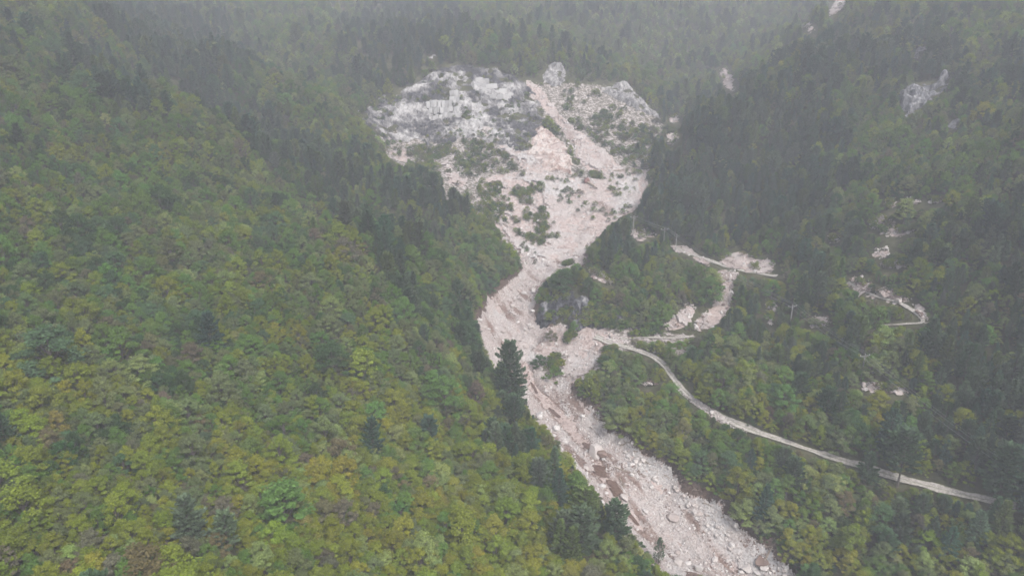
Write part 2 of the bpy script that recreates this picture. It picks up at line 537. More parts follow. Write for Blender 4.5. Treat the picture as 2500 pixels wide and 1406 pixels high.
def mat_leaf(name, transl=0.3, var=0.34):
    m, nt, out = new_mat(name)
    h = N(nt)
    tint = h.attr('tint', 'INSTANCER').outputs['Color']
    isl = h.node("ShaderNodeNewGeometry").outputs['Random Per Island']
    k = h.math('ADD', h.math('MULTIPLY', isl, 2 * var), 1.0 - var)
    kc = h.node("ShaderNodeCombineColor")
    for i_ in range(3):
        h.link(k, kc.inputs[i_])
    c = h.mix(1.0, tint, kc.outputs[0], 'MULTIPLY')
    df = h.node("ShaderNodeBsdfDiffuse")
    h.link(c, df.inputs['Color'])
    tr = h.node("ShaderNodeBsdfTranslucent")
    h.link(h.mix(1.0, c, (1.1, 1.2, 0.6), 'MULTIPLY'), tr.inputs['Color'])
    mx = h.node("ShaderNodeMixShader")
    mx.inputs[0].default_value = transl
    h.link(df.outputs[0], mx.inputs[1])
    h.link(tr.outputs[0], mx.inputs[2])
    h.link(mx.outputs[0], out.inputs['Surface'])
    return m

MAT = {
    'ground': mat_ground(),
    'debris': mat_debris("debris_gravel"),
    'fan': mat_debris("fan_gravel", 0.7),
    'quarry': mat_rock("quarry_limestone", (0.045, 0.043, 0.046), (0.15, 0.142, 0.142), (0.40, 0.385, 0.375), 0.6, 0.54),
    'scar': mat_rock("fresh_scar_rock", (0.22, 0.145, 0.125), (0.36, 0.285, 0.255), (0.46, 0.42, 0.395), 0.4, 0.5),
    'crag': mat_rock("weathered_crag", (0.035, 0.035, 0.04), (0.11, 0.11, 0.118), (0.32, 0.31, 0.315), 0.45, 0.56),
    'block': mat_stone("block_limestone", (0.19, 0.185, 0.182), (0.28, 0.272, 0.268), (0.36, 0.352, 0.345)),
    'stone': mat_stone("river_stone", (0.26, 0.215, 0.198), (0.375, 0.34, 0.323), (0.48, 0.46, 0.447)),
    'mudstone': mat_plain("mud_coated_stone", (0.10, 0.068, 0.055), (0.22, 0.16, 0.138), 0.8, 0.8, 0.1),
    'bark': mat_plain("tree_bark", (0.045, 0.037, 0.03), (0.11, 0.095, 0.08), 4.0),
    'deadwood': mat_plain("stripped_wood", (0.13, 0.10, 0.078), (0.30, 0.245, 0.20), 5.0),
    'concrete': mat_plain("pole_concrete", (0.15, 0.15, 0.145), (0.22, 0.22, 0.21), 6.0),
    'ceramic': mat_plain("insulator_ceramic", (0.5, 0.5, 0.48), (0.6, 0.6, 0.58), 6.0, 0.3),
    'wire': mat_plain("aluminium_wire", (0.20, 0.21, 0.21), (0.27, 0.28, 0.28), 2.0, 0.5),
    'redsoil': mat_plain("red_root_soil", (0.075, 0.036, 0.03), (0.20, 0.095, 0.08), 3.0),
    'white': mat_plain("chalk_white_slab", (0.72, 0.72, 0.70), (0.8, 0.8, 0.78), 3.0),
    'leaf': mat_leaf("broad_leaves"),
    'needle': mat_leaf("pine_needles", 0.1, 0.4),
}

def mat_track():
    m, nt, out = new_mat("track_limestone_grit")
    h = N(nt)
    P = pos(h)
    n = h.noise(P, 2.2, 6, 0.7)
    grit = h.ramp(n, [(0.3, (0.18, 0.163, 0.145)), (0.5, (0.31, 0.287, 0.262)), (0.7, (0.42, 0.395, 0.37))])
    weeds = h.ramp(n, [(0.3, (0.06, 0.066, 0.03)), (0.7, (0.17, 0.165, 0.11))])
    across = h.attr('across').outputs['Fac']            # -1..1 over the width: grass on the crown and the verges, bare wheel ruts
    a = h.math('ABSOLUTE', across)
    a = h.math('ADD', a, h.math('MULTIPLY', h.math('SUBTRACT', h.noise(P, 0.5, 4, 0.7), 0.5), 0.9))
    rut = h.ramp(a, [(0.0, (0.55, 0.55, 0.55)), (0.22, (0, 0, 0)), (0.75, (0, 0, 0)), (1.0, (1, 1, 1))])
    h.finish(out, h.mix(rut, grit, weeds), 0.95, n, 0.1, 0.15)
    return m

def mat_water():
    m, nt, out = new_mat("muddy_water")
    h = N(nt)
    P = pos(h)
    n = h.noise(P, 1.4, 4, 0.6)
    b = h.finish(out, h.ramp(n, [(0.35, (0.075, 0.045, 0.034)), (0.65, (0.13, 0.085, 0.067))]), 0.25, n, 0.05, 0.4)
    return m

MAT['track'] = mat_track()
MAT['water'] = mat_water()

# ------------------------------------------------------------------ mesh helpers
def mesh_np(name, V, Q, mats, attrs=None, smooth=True, midx=None):
    V = np.asarray(V, np.float32)
    Q = np.asarray(Q, np.int32)
    me = bpy.data.meshes.new(name)
    k = Q.shape[1]
    me.vertices.add(len(V))
    me.vertices.foreach_set("co", V.ravel())
    me.loops.add(Q.size)
    me.loops.foreach_set("vertex_index", Q.ravel())
    me.polygons.add(len(Q))
    me.polygons.foreach_set("loop_start", np.arange(0, Q.size, k, dtype=np.int32))
    for m in mats:
        me.materials.append(m)
    if midx is not None:
        me.polygons.foreach_set("material_index", np.asarray(midx, np.int32))
    me.polygons.foreach_set("use_smooth", np.full(len(Q), smooth))
    for an, av in (attrs or {}).items():
        a = me.attributes.new(an, 'FLOAT', 'POINT')
        a.data.foreach_set("value", np.asarray(av, np.float32).ravel())
    me.update(calc_edges=True)
    me.validate()
    return me

def link(name, me, parent=None, loc=None, **props):
    o = bpy.data.objects.new(name, me)
    COL.objects.link(o)
    if parent is not None:
        o.parent = parent
    if loc is not None:
        o.location = loc
    for k, v in props.items():
        o[k] = v
    return o

def grid_quads(nx, ny):
    i = np.arange(nx - 1)
    j = np.arange(ny - 1)
    I, J = np.meshgrid(i, j)
    a = (J * nx + I).ravel()
    return np.c_[a, a + 1, a + nx + 1, a + nx]

def sheet(poly_fn, x0, x1, y0, y1, step, zfn):
    """grid clipped to cells whose corners all satisfy poly_fn"""
    xs = np.arange(x0, x1 + step, step)
    ys = np.arange(y0, y1 + step, step)
    X, Y = np.meshgrid(xs, ys)
    ok = poly_fn(X, Y)
    Q = grid_quads(len(xs), len(ys))
    okf = ok.ravel()
    Q = Q[okf[Q].sum(1) >= 3]
    used = np.unique(Q)
    remap = np.full(X.size, -1)
    remap[used] = np.arange(len(used))
    xx, yy = X.ravel()[used], Y.ravel()[used]
    return xx, yy, remap[Q]

class Tubes:
    """collects tapered tubes and loose faces into one mesh"""
    def __init__(self):
        self.v = []
        self.q = []
        self.n = 0
    def tube(self, path, radii, k=6):
        path = np.asarray(path, float)
        m = len(path)
        rings = []
        for i in range(m):
            t = path[min(i + 1, m - 1)] - path[max(i - 1, 0)]
            t = t / (np.linalg.norm(t) + 1e-9)
            a = np.cross(t, (0.31, 0.95, 0.11) if abs(t[2]) > .9 else (0, 0, 1))
            a /= np.linalg.norm(a) + 1e-9
            b = np.cross(t, a)
            an = np.arange(k) / k * 2 * math.pi
            rings.append(path[i] + radii[i] * (np.cos(an)[:, None] * a + np.sin(an)[:, None] * b))
        base = self.n
        self.v.append(np.concatenate(rings))
        for i in range(m - 1):
            for j in range(k):
                p0 = base + i * k + j
                p1 = base + i * k + (j + 1) % k
                self.q.append((p0, p1, p1 + k, p0 + k))
        self.n += m * k
        # end caps as quads fans
        for r0 in (base, base + (m - 1) * k):
            for j in range(1, k - 1, 2):
                self.q.append((r0, r0 + j, r0 + j + 1, r0 + min(j + 2, k - 1)) if j + 2 <= k - 1 else (r0, r0 + j, r0 + j + 1, r0 + j + 1))
    def arrays(self):
        q = np.array([c for c in self.q if len(set(c)) == 4], np.int32)
        return np.concatenate(self.v), q

def rhombi(c, axis, nrm, L, Wd, fold=0.0):
    """leaf sprays: one pointed quad each"""
    axis = axis / (np.linalg.norm(axis, axis=1, keepdims=True) + 1e-9)
    side = np.cross(nrm, axis)
    side /= np.linalg.norm(side, axis=1, keepdims=True) + 1e-9
    L = L[:, None]
    Wd = Wd[:, None]
    a = c - axis * L * .5
    b = c + side * Wd * .5 + axis * L * .08
    e = c + axis * L * .5
    f = c - side * Wd * .5 + axis * L * .08
    V = np.stack([a, b, e, f], 1).reshape(-1, 3)
    Q = np.arange(len(V)).reshape(-1, 4)
    return V, Q

# ------------------------------------------------------------------ trees (unit: metres, at a nominal height)
def broadleaf(seed, h=6.0, r=2.2, lobes=20, per=105, low=0.12, leaf=0.34, flat=0.5, fine=1.5):
    g = np.random.default_rng(seed)
    lobes = int(lobes * 1.55)
    T = Tubes()
    lean = g.normal(0, .25, 2)
    zs = np.linspace(-0.6, h * .8, 6)
    path = np.c_[lean[0] * (zs / h) ** 2 * 2, lean[1] * (zs / h) ** 2 * 2, zs]
    T.tube(path, np.linspace(.13, .03, 6) * h / 6, 6)
    cs, ax = [], []
    for k in range(lobes):
        t = low + (1 - low) * ((k + g.random()) / lobes) ** 0.85
        env = math.sin(math.pi * min(1, (t * .86 + .13)) ** 0.9) ** 0.7      # widest in the middle, rounded top
        ang = k * 2.4 + g.normal(0, .4)
        rr = r * env * (0.35 + .65 * math.sqrt(g.random())) * (0.8 + .4 * g.random())
        c = np.array([math.cos(ang) * rr, math.sin(ang) * rr, h * t])
        i = min(int(t * .8 * 5), 4)
        base = path[i] + (path[i + 1] - path[i]) * .4
        base[2] = min(base[2], c[2] - .15 * rr)
        mid = (base + c) / 2 + np.array([0, 0, -.1 * rr])
        T.tube([base, mid, c], [.05 * h / 6, .03 * h / 6, .012 * h / 6], 4)
        cs.append(c)
        ax.append(c - np.array([0, 0, h * (t - .18)]))
    Vs, Qs, n = [], [], 0
    for c, out in zip(cs, ax):
        sz = r * (.20 + .22 * g.random() ** 1.5)
        m = int(per * fine * (.7 + .6 * g.random()))
        p = g.normal(0, 1, (m, 3))
        p /= np.linalg.norm(p, axis=1, keepdims=True)
        p *= (g.random((m, 1)) ** .45)
        p *= np.array([sz, sz, sz * flat])
        # ragged fingers: stretch the clump along its branch
        o = out / (np.linalg.norm(out) + 1e-9)
        p += o * (g.random((m, 1)) - .35) * sz * .9
        cc = c + p
        nr = p / (np.linalg.norm(p, axis=1, keepdims=True) + 1e-9) * .5 + np.array([0, 0, .9]) + g.normal(0, .38, (m, 3))
        nr /= np.linalg.norm(nr, axis=1, keepdims=True)
        axd = o + g.normal(0, .7, (m, 3))
        axd -= nr * (axd * nr).sum(1, keepdims=True)
        L = leaf * .68 * (.55 + .9 * g.random(m))
        V, Q = rhombi(cc, axd, nr, L, L * .62)
        Vs.append(V)
        Qs.append(Q + n)
        n += len(V)
    tv, tq = T.arrays()
    return (tv, tq), (np.concatenate(Vs), np.concatenate(Qs))

def pine(seed, h=11.0, r=2.6, whorls=19, low=0.16, dens=1.0, shape=0.8, needle=0.5, droop=0.05):
    g = np.random.default_rng(seed)
    T = Tubes()
    bend = g.normal(0, .12, 2)
    zs = np.linspace(-.8, h, 7)
    path = np.c_[bend[0] * (zs / h) ** 2, bend[1] * (zs / h) ** 2, zs]
    T.tube(path, np.linspace(.17, .02, 7) * h / 11, 6)
    Vs, Qs, n = [], [], 0
    for k in range(whorls):
        t = low + (1 - low) * (k + .3 * g.random()) / whorls
        z = h * t
        reach = r * ((1 - t) / (1 - low)) ** shape * (.85 + .3 * g.random()) + .18
        if t < low + .14:
            reach *= .75
        nb = 5 + int(g.random() * 2)
        a0 = g.random() * 6.28
        for b in range(nb):
            if g.random() < .08:
                continue
            an = a0 + b / nb * 6.283 + g.normal(0, .2)
            L = reach * (.7 + .5 * g.random())
            dr = np.array([math.cos(an), math.sin(an), .12 - droop * (1 - t) * 4 + .5 * t])
            dr /= np.linalg.norm(dr)
            bx = np.interp(z, zs, path[:, 0])
            by = np.interp(z, zs, path[:, 1])
            p0 = np.array([bx, by, z])
            tip = p0 + dr * L + np.array([0, 0, .10 * L])
            T.tube([p0, p0 + dr * L * .55, tip], [.045 * h / 11, .028 * h / 11, .01], 3)
            m = max(5, int((7 + 9 * L) * dens))
            s = .22 + .8 * g.random(m) ** .7
            side = np.array([-math.sin(an), math.cos(an), 0])
            w = .28 * L * (1.15 - s) + .12
            cc = p0 + dr * L * s[:, None] + side * (g.uniform(-1, 1, m) * w)[:, None] + np.c_[np.zeros(m), np.zeros(m), .10 * L * s ** 2 + g.normal(.06, .09, m)]
            for rep in range(2):
                axd = dr + side * g.normal(0, .6, m)[:, None] + np.c_[np.zeros(m), np.zeros(m), g.normal(.35, .35, m)]
                nr = np.c_[g.normal(0, .55, m), g.normal(0, .55, m), np.ones(m)]
                nr /= np.linalg.norm(nr, axis=1, keepdims=True)
                Ln = needle * (.6 + .7 * g.random(m))
                V, Q = rhombi(cc, axd, nr, Ln, Ln * .46)
                Vs.append(V)
                Qs.append(Q + n)
                n += len(V)
    # leader tuft
    m = 16
    cc = np.c_[np.full(m, path[-1, 0]), np.full(m, path[-1, 1]), h - .5 + .7 * g.random(m)]
    axd = np.c_[g.normal(0, .5, m), g.normal(0, .5, m), np.ones(m)]
    nr = g.normal(0, 1, (m, 3))
    nr /= np.linalg.norm(nr, axis=1, keepdims=True)
    V, Q = rhombi(cc, axd, nr, np.full(m, needle), np.full(m, needle * .45))
    Vs.append(V)
    Qs.append(Q + n)
    tv, tq = T.arrays()
    return (tv, tq), (np.concatenate(Vs), np.concatenate(Qs))

class Proto:
    """a tree kind: separate trunk/crown meshes for single trees, one joined mesh for the massed wood"""
    def __init__(self, name, parts, leaf_mat, h, r, massed=True):
        (tv, tq), (cv, cq) = parts
        self.h, self.r = h, r
        self.trunk = mesh_np(name + "_trunk", tv, tq, [MAT['bark']])
        self.crown = mesh_np(name + "_crown", cv, cq, [leaf_mat], smooth=False)
        if massed:
            V = np.concatenate([tv, cv])
            Q = np.concatenate([tq, cq + len(tv)])
            self.joined = mesh_np(name, V, Q, [MAT['bark'], leaf_mat], smooth=False, midx=[0] * len(tq) + [1] * len(cq))

BROAD = [Proto(f"broad{i}", broadleaf(100 + i, 6.0, rr, lb, per, lo, lf, fl), MAT['leaf'], 6.0, rr) for i, (rr, lb, per, lo, lf, fl) in enumerate([
    (2.3, 22, 105, .10, .34, .45), (2.0, 19, 110, .14, .32, .55), (2.6, 24, 100, .10, .36, .40), (1.8, 17, 120, .10, .30, .60), (2.4, 20, 110, .18, .38, .42), (2.1, 22, 95, .08, .42, .35), (2.2, 16, 135, .12, .30, .6)])]
PINES = [Proto(f"pine{i}", pine(200 + i, 11.0, rr, wh, lo, de, sh, ne, dp), MAT['needle'], 11.0, rr) for i, (rr, wh, lo, de, sh, ne, dp) in enumerate([
    (2.7, 18, .14, 1.25, .55, .50, .05), (2.4, 19, .10, 1.3, .66, .46, .07), (3.0, 15, .24, 1.2, .42, .54, .02), (2.2, 19, .08, 1.3, .72, .45, .08), (2.8, 14, .30, 1.2, .38, .52, .0)])]
SHRUBS = [Proto(f"shrub{i}", broadleaf(300 + i, 2.2, 1.35, 12, 85, .05, .22, .55), MAT['leaf'], 2.2, 1.35) for i in range(4)]

# ------------------------------------------------------------------ geometry-nodes scatter for what nobody could count
def scatter_group(name, coll):
    ng = bpy.data.node_groups.new(name, 'GeometryNodeTree')
    ng.interface.new_socket("Geometry", in_out='INPUT', socket_type='NodeSocketGeometry')
    ng.interface.new_socket("Geometry", in_out='OUTPUT', socket_type='NodeSocketGeometry')
    gi = ng.nodes.new('NodeGroupInput')
    go = ng.nodes.new('NodeGroupOutput')
    ci = ng.nodes.new('GeometryNodeCollectionInfo')
    ci.inputs['Collection'].default_value = coll
    ci.inputs['Separate Children'].default_value = True
    ci.inputs['Reset Children'].default_value = True
    iop = ng.nodes.new('GeometryNodeInstanceOnPoints')
    iop.inputs['Pick Instance'].default_value = True
    def nattr(n, t):
        a = ng.nodes.new('GeometryNodeInputNamedAttribute')
        a.data_type = t
        a.inputs['Name'].default_value = n
        return a.outputs['Attribute']
    e2r = ng.nodes.new('FunctionNodeEulerToRotation')
    ng.links.new(nattr('rot', 'FLOAT_VECTOR'), e2r.inputs[0])
    ng.links.new(gi.outputs[0], iop.inputs['Points'])
    ng.links.new(ci.outputs[0], iop.inputs['Instance'])
    ng.links.new(nattr('pick', 'INT'), iop.inputs['Instance Index'])
    ng.links.new(e2r.outputs[0], iop.inputs['Rotation'])
    ng.links.new(nattr('scl', 'FLOAT_VECTOR'), iop.inputs['Scale'])
    ng.links.new(iop.outputs[0], go.inputs[0])
    return ng

def scatter(name, meshes, P, rot, scl, pick, tint=None, label=None, category=None, parent=None):
    coll = bpy.data.collections.new(name + "_kinds")          # not linked to the scene
    for i, me in enumerate(meshes):
        o = bpy.data.objects.new(f"{name}_kind_{i:02d}", me)
        coll.objects.link(o)
    me = bpy.data.meshes.new(name)
    me.vertices.add(len(P))
    me.vertices.foreach_set("co", np.asarray(P, np.float32).ravel())
    def put(an, t, val, key):
        a = me.attributes.new(an, t, 'POINT')
        a.data.foreach_set(key, np.ascontiguousarray(val).ravel())
    put('rot', 'FLOAT_VECTOR', np.asarray(rot, np.float32), 'vector')
    put('scl', 'FLOAT_VECTOR', np.asarray(scl, np.float32), 'vector')
    put('pick', 'INT', np.asarray(pick, np.int32), 'value')
    if tint is not None:
        put('tint', 'FLOAT_COLOR', np.c_[np.asarray(tint, np.float32), np.ones(len(P), np.float32)], 'color')
    o = link(name, me, parent, kind="stuff")
    if label:
        o['label'] = label
    if category:
        o['category'] = category
    md = o.modifiers.new("scatter", 'NODES')
    md.node_group = scatter_group(name + "_nodes", coll)
    return o

# ------------------------------------------------------------------ the ground sheet
xs = np.concatenate([np.arange(-380, -200, 12.), np.arange(-200, 262, 1.25), np.arange(272, 401, 12.)])
ys = np.concatenate([np.arange(-60, 50, 10.), np.arange(50, 420, 1.25), np.arange(421, 640, 2.2), np.arange(643, 801, 12.)])
X, Y = np.meshgrid(xs, ys)
Zg = gz(X, Y)
ground_me = mesh_np("ground", np.c_[X.ravel(), Y.ravel(), Zg.ravel()], grid_quads(len(xs), len(ys)), [MAT['ground']],
                    {k: MB[k](X, Y) for k in ('rubble', 'scrub', 'scree', 'bank')})
link("ground", ground_me, kind="structure", label="steep wooded slopes of the ravine and mountainside")

# ------------------------------------------------------------------ debris flow in the channel, fan and side chutes
def flow_relief(x, y):
    c, s = 0.466, -0.885          # across / along the lower channel
    u = x * 0.885 + y * 0.466
    w = -x * 0.466 + y * 0.885
    r = 0.55 * fbm(u / 3.2, w / 11., 2, 3) + 0.22 * fbm(x / 1.3, y / 1.3, 5, 3, .6) + 0.3 * np.abs(fbm(u / 1.6, w / 7., 1, 2))
    return r

def wetness(x, y):
    dS = dist_line(STREAM, x, y)
    u = x * 0.885 + y * 0.466
    w = -x * 0.466 + y * 0.885
    wet = np.clip(1.25 - dS / 2.1, 0, 1)
    st = fbm(u / 2.4, w / 14., 6, 4)
    return np.clip(np.maximum(wet, .8 * np.clip(st * 2.0 - .12, 0, 1)), 0, 1)

EDGE_R = ground_poly([(1440,990),(1500,1055),(1600,1120),(1700,1205),(1790,1270),(1880,1340),(1960,1440)])
EDGE_R = EDGE_R[:int(len(EDGE_R) * .5)]
def channel_pale(x, y):
    d_ = dist_line(EDGE_R, x, y)
    return np.clip(np.maximum(1.15 - d_ / 6.5, 0) + .8 * fbm(x / 3.5, y / 6., 1, 3) - .1, 0, 1)
lo, hi = CHANNEL.min(0), CHANNEL.max(0)
def in_channel(x, y):
    return inside(CHANNEL, x + .9 * fbm(x / 5, y / 5, 2, 2) + .5 * fbm(x / 1.2, y / 1.2, 3, 2), y + .9 * fbm(x / 5, y / 5, 5, 2) + .5 * fbm(x / 1.2, y / 1.2, 7, 2))
cx, cyy, cq = sheet(in_channel, lo[0] - 2, hi[0] + 2, lo[1] - 2, hi[1] + 2, 0.4, None)
dS = dist_line(STREAM, cx, cyy)
def debris_z(x, y):
    return gz(x, y) + .32 + flow_relief(x, y) * .85 - .55 * np.clip(1.3 - dist_line(STREAM, x, y) / 1.6, 0, 1)
debris = link("debris_flow", mesh_np("debris_flow", np.c_[cx, cyy, debris_z(cx, cyy)], cq, [MAT['debris']], {'wet': wetness(cx, cyy) * (1 - channel_pale(cx, cyy)), 'pale': channel_pale(cx, cyy)}),
              kind="structure", label="pale pink boulder and gravel flow filling the stream channel")

ISLANDS = [ground_poly(q) for q in ([(1165,462),(1240,446),(1325,452),(1340,520),(1338,600),(1290,592),(1230,560),(1182,522)],[(1168,505),(1215,498),(1262,520),(1300,545),(1330,575),(1330,600),(1290,588),(1250,570),(1205,545),(1175,525)],[(1212,448),(1262,440),(1318,452),(1316,470),(1262,482),(1222,472)],[(1285,498),(1308,492),(1330,515),(1318,540),(1296,530)],[(1440,425),(1470,430),(1462,441),(1444,438)],[(1370,640),(1400,632),(1398,646)],[(1305,840),(1335,845),(1370,880),(1372,915),(1335,905),(1310,880)],[(1468,855),(1500,850),(1505,890),(1480,905),(1462,890)],[(1330,800),(1385,805),(1420,835),(1375,842),(1335,825)])]
allp = [FAN, GULLY, CHUTE, PAD, SIDE, SIDE2] + PATCH_W
def in_fan(x, y):
    wx = x + 1.5 * fbm(x / 5, y / 5, 2, 2) + 1.1 * fbm(x / 2, y / 2, 3, 2)
    wy = y + 1.5 * fbm(x / 5, y / 5, 5, 2) + 1.1 * fbm(x / 2, y / 2, 7, 2)
    m = mask_any([FAN, PAD], wx, wy) & (fbm(x / 4.5, y / 4.5, 6, 3) < .62)
    m |= mask_any([GULLY, CHUTE], wx, wy) & (fbm(x / 2.4, y / 4., 6, 3) < .38)
    m |= mask_any([SIDE, SIDE2], wx, wy) & (fbm(x / 1.8, y / 2.6, 1, 3) > -.12)
    m |= mask_any(PATCH_W, wx, wy) & (fbm(x / 1.7, y / 1.7, 1, 3) > -.6)
    return m & ~in_channel(x, y) & ~(mask_any(ISLANDS, x + 1.6 * fbm(x / 3, y / 3, 1, 3), y + 1.6 * fbm(x / 3, y / 3, 4, 3)) & (fbm(x / 2., y / 2., 2, 3) > -.08))
lo = np.min([q.min(0) for q in allp], 0)
hi = np.max([q.max(0) for q in allp], 0)
fx, fy, fq = sheet(in_fan, lo[0] - 2, hi[0] + 2, lo[1] - 2, hi[1] + 2, 0.75, None)
def fan_z(x, y):
    return gz(x, y) + .3 + .75 * fbm(x / 6, y / 9, 2, 3) * .8 + .28 * fbm(x / 1.5, y / 1.5, 4, 2)
PALES = [ground_poly(q) for q in ([(1500,440),(1585,415),(1560,500),(1500,535),(1490,490)],[(1270,420),(1350,425),(1440,440),(1420,470),(1330,480),(1270,450)],[(1400,860),(1450,850),(1455,890),(1395,925)],[(1240,590),(1290,590),(1330,630),(1280,640)],[(1150,285),(1185,290),(1250,345),(1330,405),(1290,420),(1195,330)])]
fpale = np.zeros(len(fx))
for q in PALES:
    fpale = np.maximum(fpale, inside(q, fx + 2.5 * fbm(fx / 5, fy / 5, 1, 2), fy + 2.5 * fbm(fx / 5, fy / 5, 3, 2)))
BROWN = [ground_poly(q) for q in ([(1458,488),(1478,492),(1494,528),(1480,532),(1466,505)],[(1405,520),(1425,500),(1432,560),(1412,590)],[(1340,425),(1390,432),(1380,442),(1335,438)])]
fpale *= np.clip(.6 + .6 * fbm(fx / 2.5, fy / 2.5, 4, 2), 0, 1)
fwet = np.clip(1.4 * fbm(fx / 5, fy / 14, 6, 3) - .35, 0, .9)
for k_, q in enumerate(BROWN):
    fwet = np.maximum(fwet, inside(q, fx + 1.2 * fbm(fx / 3, fy / 3, 1, 2), fy + 1.2 * fbm(fx / 3, fy / 3, 3, 2)) * (.95 if k_ == 0 else .5))
fan = link("rubble_fan", mesh_np("rubble_fan", np.c_[fx, fy, fan_z(fx, fy)], fq, [MAT['fan']], {'wet': fwet * (1 - fpale), 'pale': fpale}),
           kind="structure", label="pinkish fan of landslide rubble below the quarry")

# muddy stream
def ribbon(line, half, z_of, uneven=0.0):
    line = np.asarray(line)
    t = np.gradient(line, axis=0)
    t /= np.linalg.norm(t, axis=1, keepdims=True) + 1e-9
    nrm = np.c_[-t[:, 1], t[:, 0]]
    offs = np.array([-1., -.6, -.25, .25, .6, 1.])
    k_ = np.arange(len(line))[:, None]
    jag = 1 + uneven * np.where(np.abs(offs)[None] > .5, vnoise(k_ / 2.2, np.sign(offs)[None] * 7.3 + np.zeros_like(k_), 5), 0)
    P2 = line[:, None, :] + nrm[:, None, :] * ((offs[None] * jag)[:, :, None] * np.asarray(half).reshape(-1, 1, 1))
    xx, yy = P2[..., 0], P2[..., 1]
    V = np.stack([xx, yy, z_of(xx, yy)], -1).reshape(-1, 3)
    Q = grid_quads(len(offs), len(line))
    ac = np.broadcast_to(offs, xx.shape).ravel()
    return V, Q, ac

def smooth_line(line, step=1.0):
    line = np.asarray(line)
    sdist = np.r_[0, np.cumsum(np.hypot(*np.diff(line, axis=0).T))]
    q = np.arange(0, sdist[-1], step)
    l = np.c_[np.interp(q, sdist, line[:, 0]), np.interp(q, sdist, line[:, 1])]
    for _ in range(4):
        l[1:-1] = .25 * l[:-2] + .5 * l[1:-1] + .25 * l[2:]
    return l

def water_z(x, y):
    return gz(x, y) + .22 + .05 * vnoise(x / 2.2, y / 2.2, 2)
for seg, w0, lb in (([(1296,920),(1306,936),(1312,948)], .5, "small brown puddle below the rubble island"),
                    ([(1340,982),(1356,996),(1370,1008)], .6, "narrow brown puddle left of the upper stream"),
                    ([(1424,1066),(1440,1080),(1452,1092)], .9, "brown puddle just above the largest pink boulder"),
                    ([(1458,1120),(1464,1130),(1470,1142),(1474,1150)], 1.7, "wide brown pool at the foot of the largest pink boulder"),
                    ([(1484,1156),(1498,1168),(1508,1182),(1502,1198)], 1.35, "curved brown pool below the widest pool"),
                    ([(1522,1224),(1536,1238),(1550,1254),(1562,1268)], .8, "long thin brown puddle near the left bank pine")):
    p = densify(seg, 4, False)
    sl = smooth_line(np.c_[hit(p[:, 0], p[:, 1])], .35)
    tt = np.linspace(0, 1, len(sl))
    half = w0 * np.sin(np.pi * (.04 + .92 * tt)) ** .6 * (1 + .35 * vnoise(np.arange(len(sl)) / 2.5, np.full(len(sl), w0), 3))
    V, Q, _ = ribbon(sl, half, water_z, .55)
    link("muddy_pool", mesh_np("muddy_pool", V, Q, [MAT['water']]), kind="structure", label=lb)
POOL_PX = [(1655,1384),(1672,1388),(1690,1396),(1706,1412),(1712,1440)]
p = densify(POOL_PX, 6, False)
pl_ = smooth_line(np.c_[hit(p[:, 0], p[:, 1])], .4)
hp_ = np.interp(np.arange(len(pl_)), [0, len(pl_) * .35, len(pl_)], [.15, 1.5, 1.9]) * (1 + .2 * vnoise(np.arange(len(pl_)) / 2., np.zeros(len(pl_)), 1))
V, Q, _ = ribbon(pl_, hp_, lambda x, y: np.full(np.shape(x), float(gz(pl_[:, 0], pl_[:, 1]).mean()) + .62))
link("muddy_pool", mesh_np("muddy_pool", V, Q, [MAT['water']]), kind="structure", label="dark brown pool at the foot of the channel by the left bank")

# dirt tracks
TL = ["narrow pale gravel track curving along the hillside", "short weedy track branching off at the rubble pad", "pale track along the upper bench above the side chute", "faint track zigzagging on the upper right slope"]
for tl, tw, lb in zip(TRACKS, TRACK_W, TL):
    l = smooth_line(tl, 1.0)
    wv = tw * (1 + .35 * vnoise(np.arange(len(l)) / 6., np.zeros(len(l)), 4))
    # bench: level across the width
    def tz(x, y, l=l):
        return gz(x, y) + .14
    V, Q, ac = ribbon(l, wv, tz, .3)
    zc = V[:, 2].reshape(len(l), 6)
    mid = zc[:, 2:4].mean(1, keepdims=True)
    V[:, 2] = np.maximum(.5 * zc + .5 * mid, zc - .05).ravel()
    link("dirt_track", mesh_np("dirt_track", V, Q, [MAT['track']], {'across': ac}), kind="structure", label=lb)

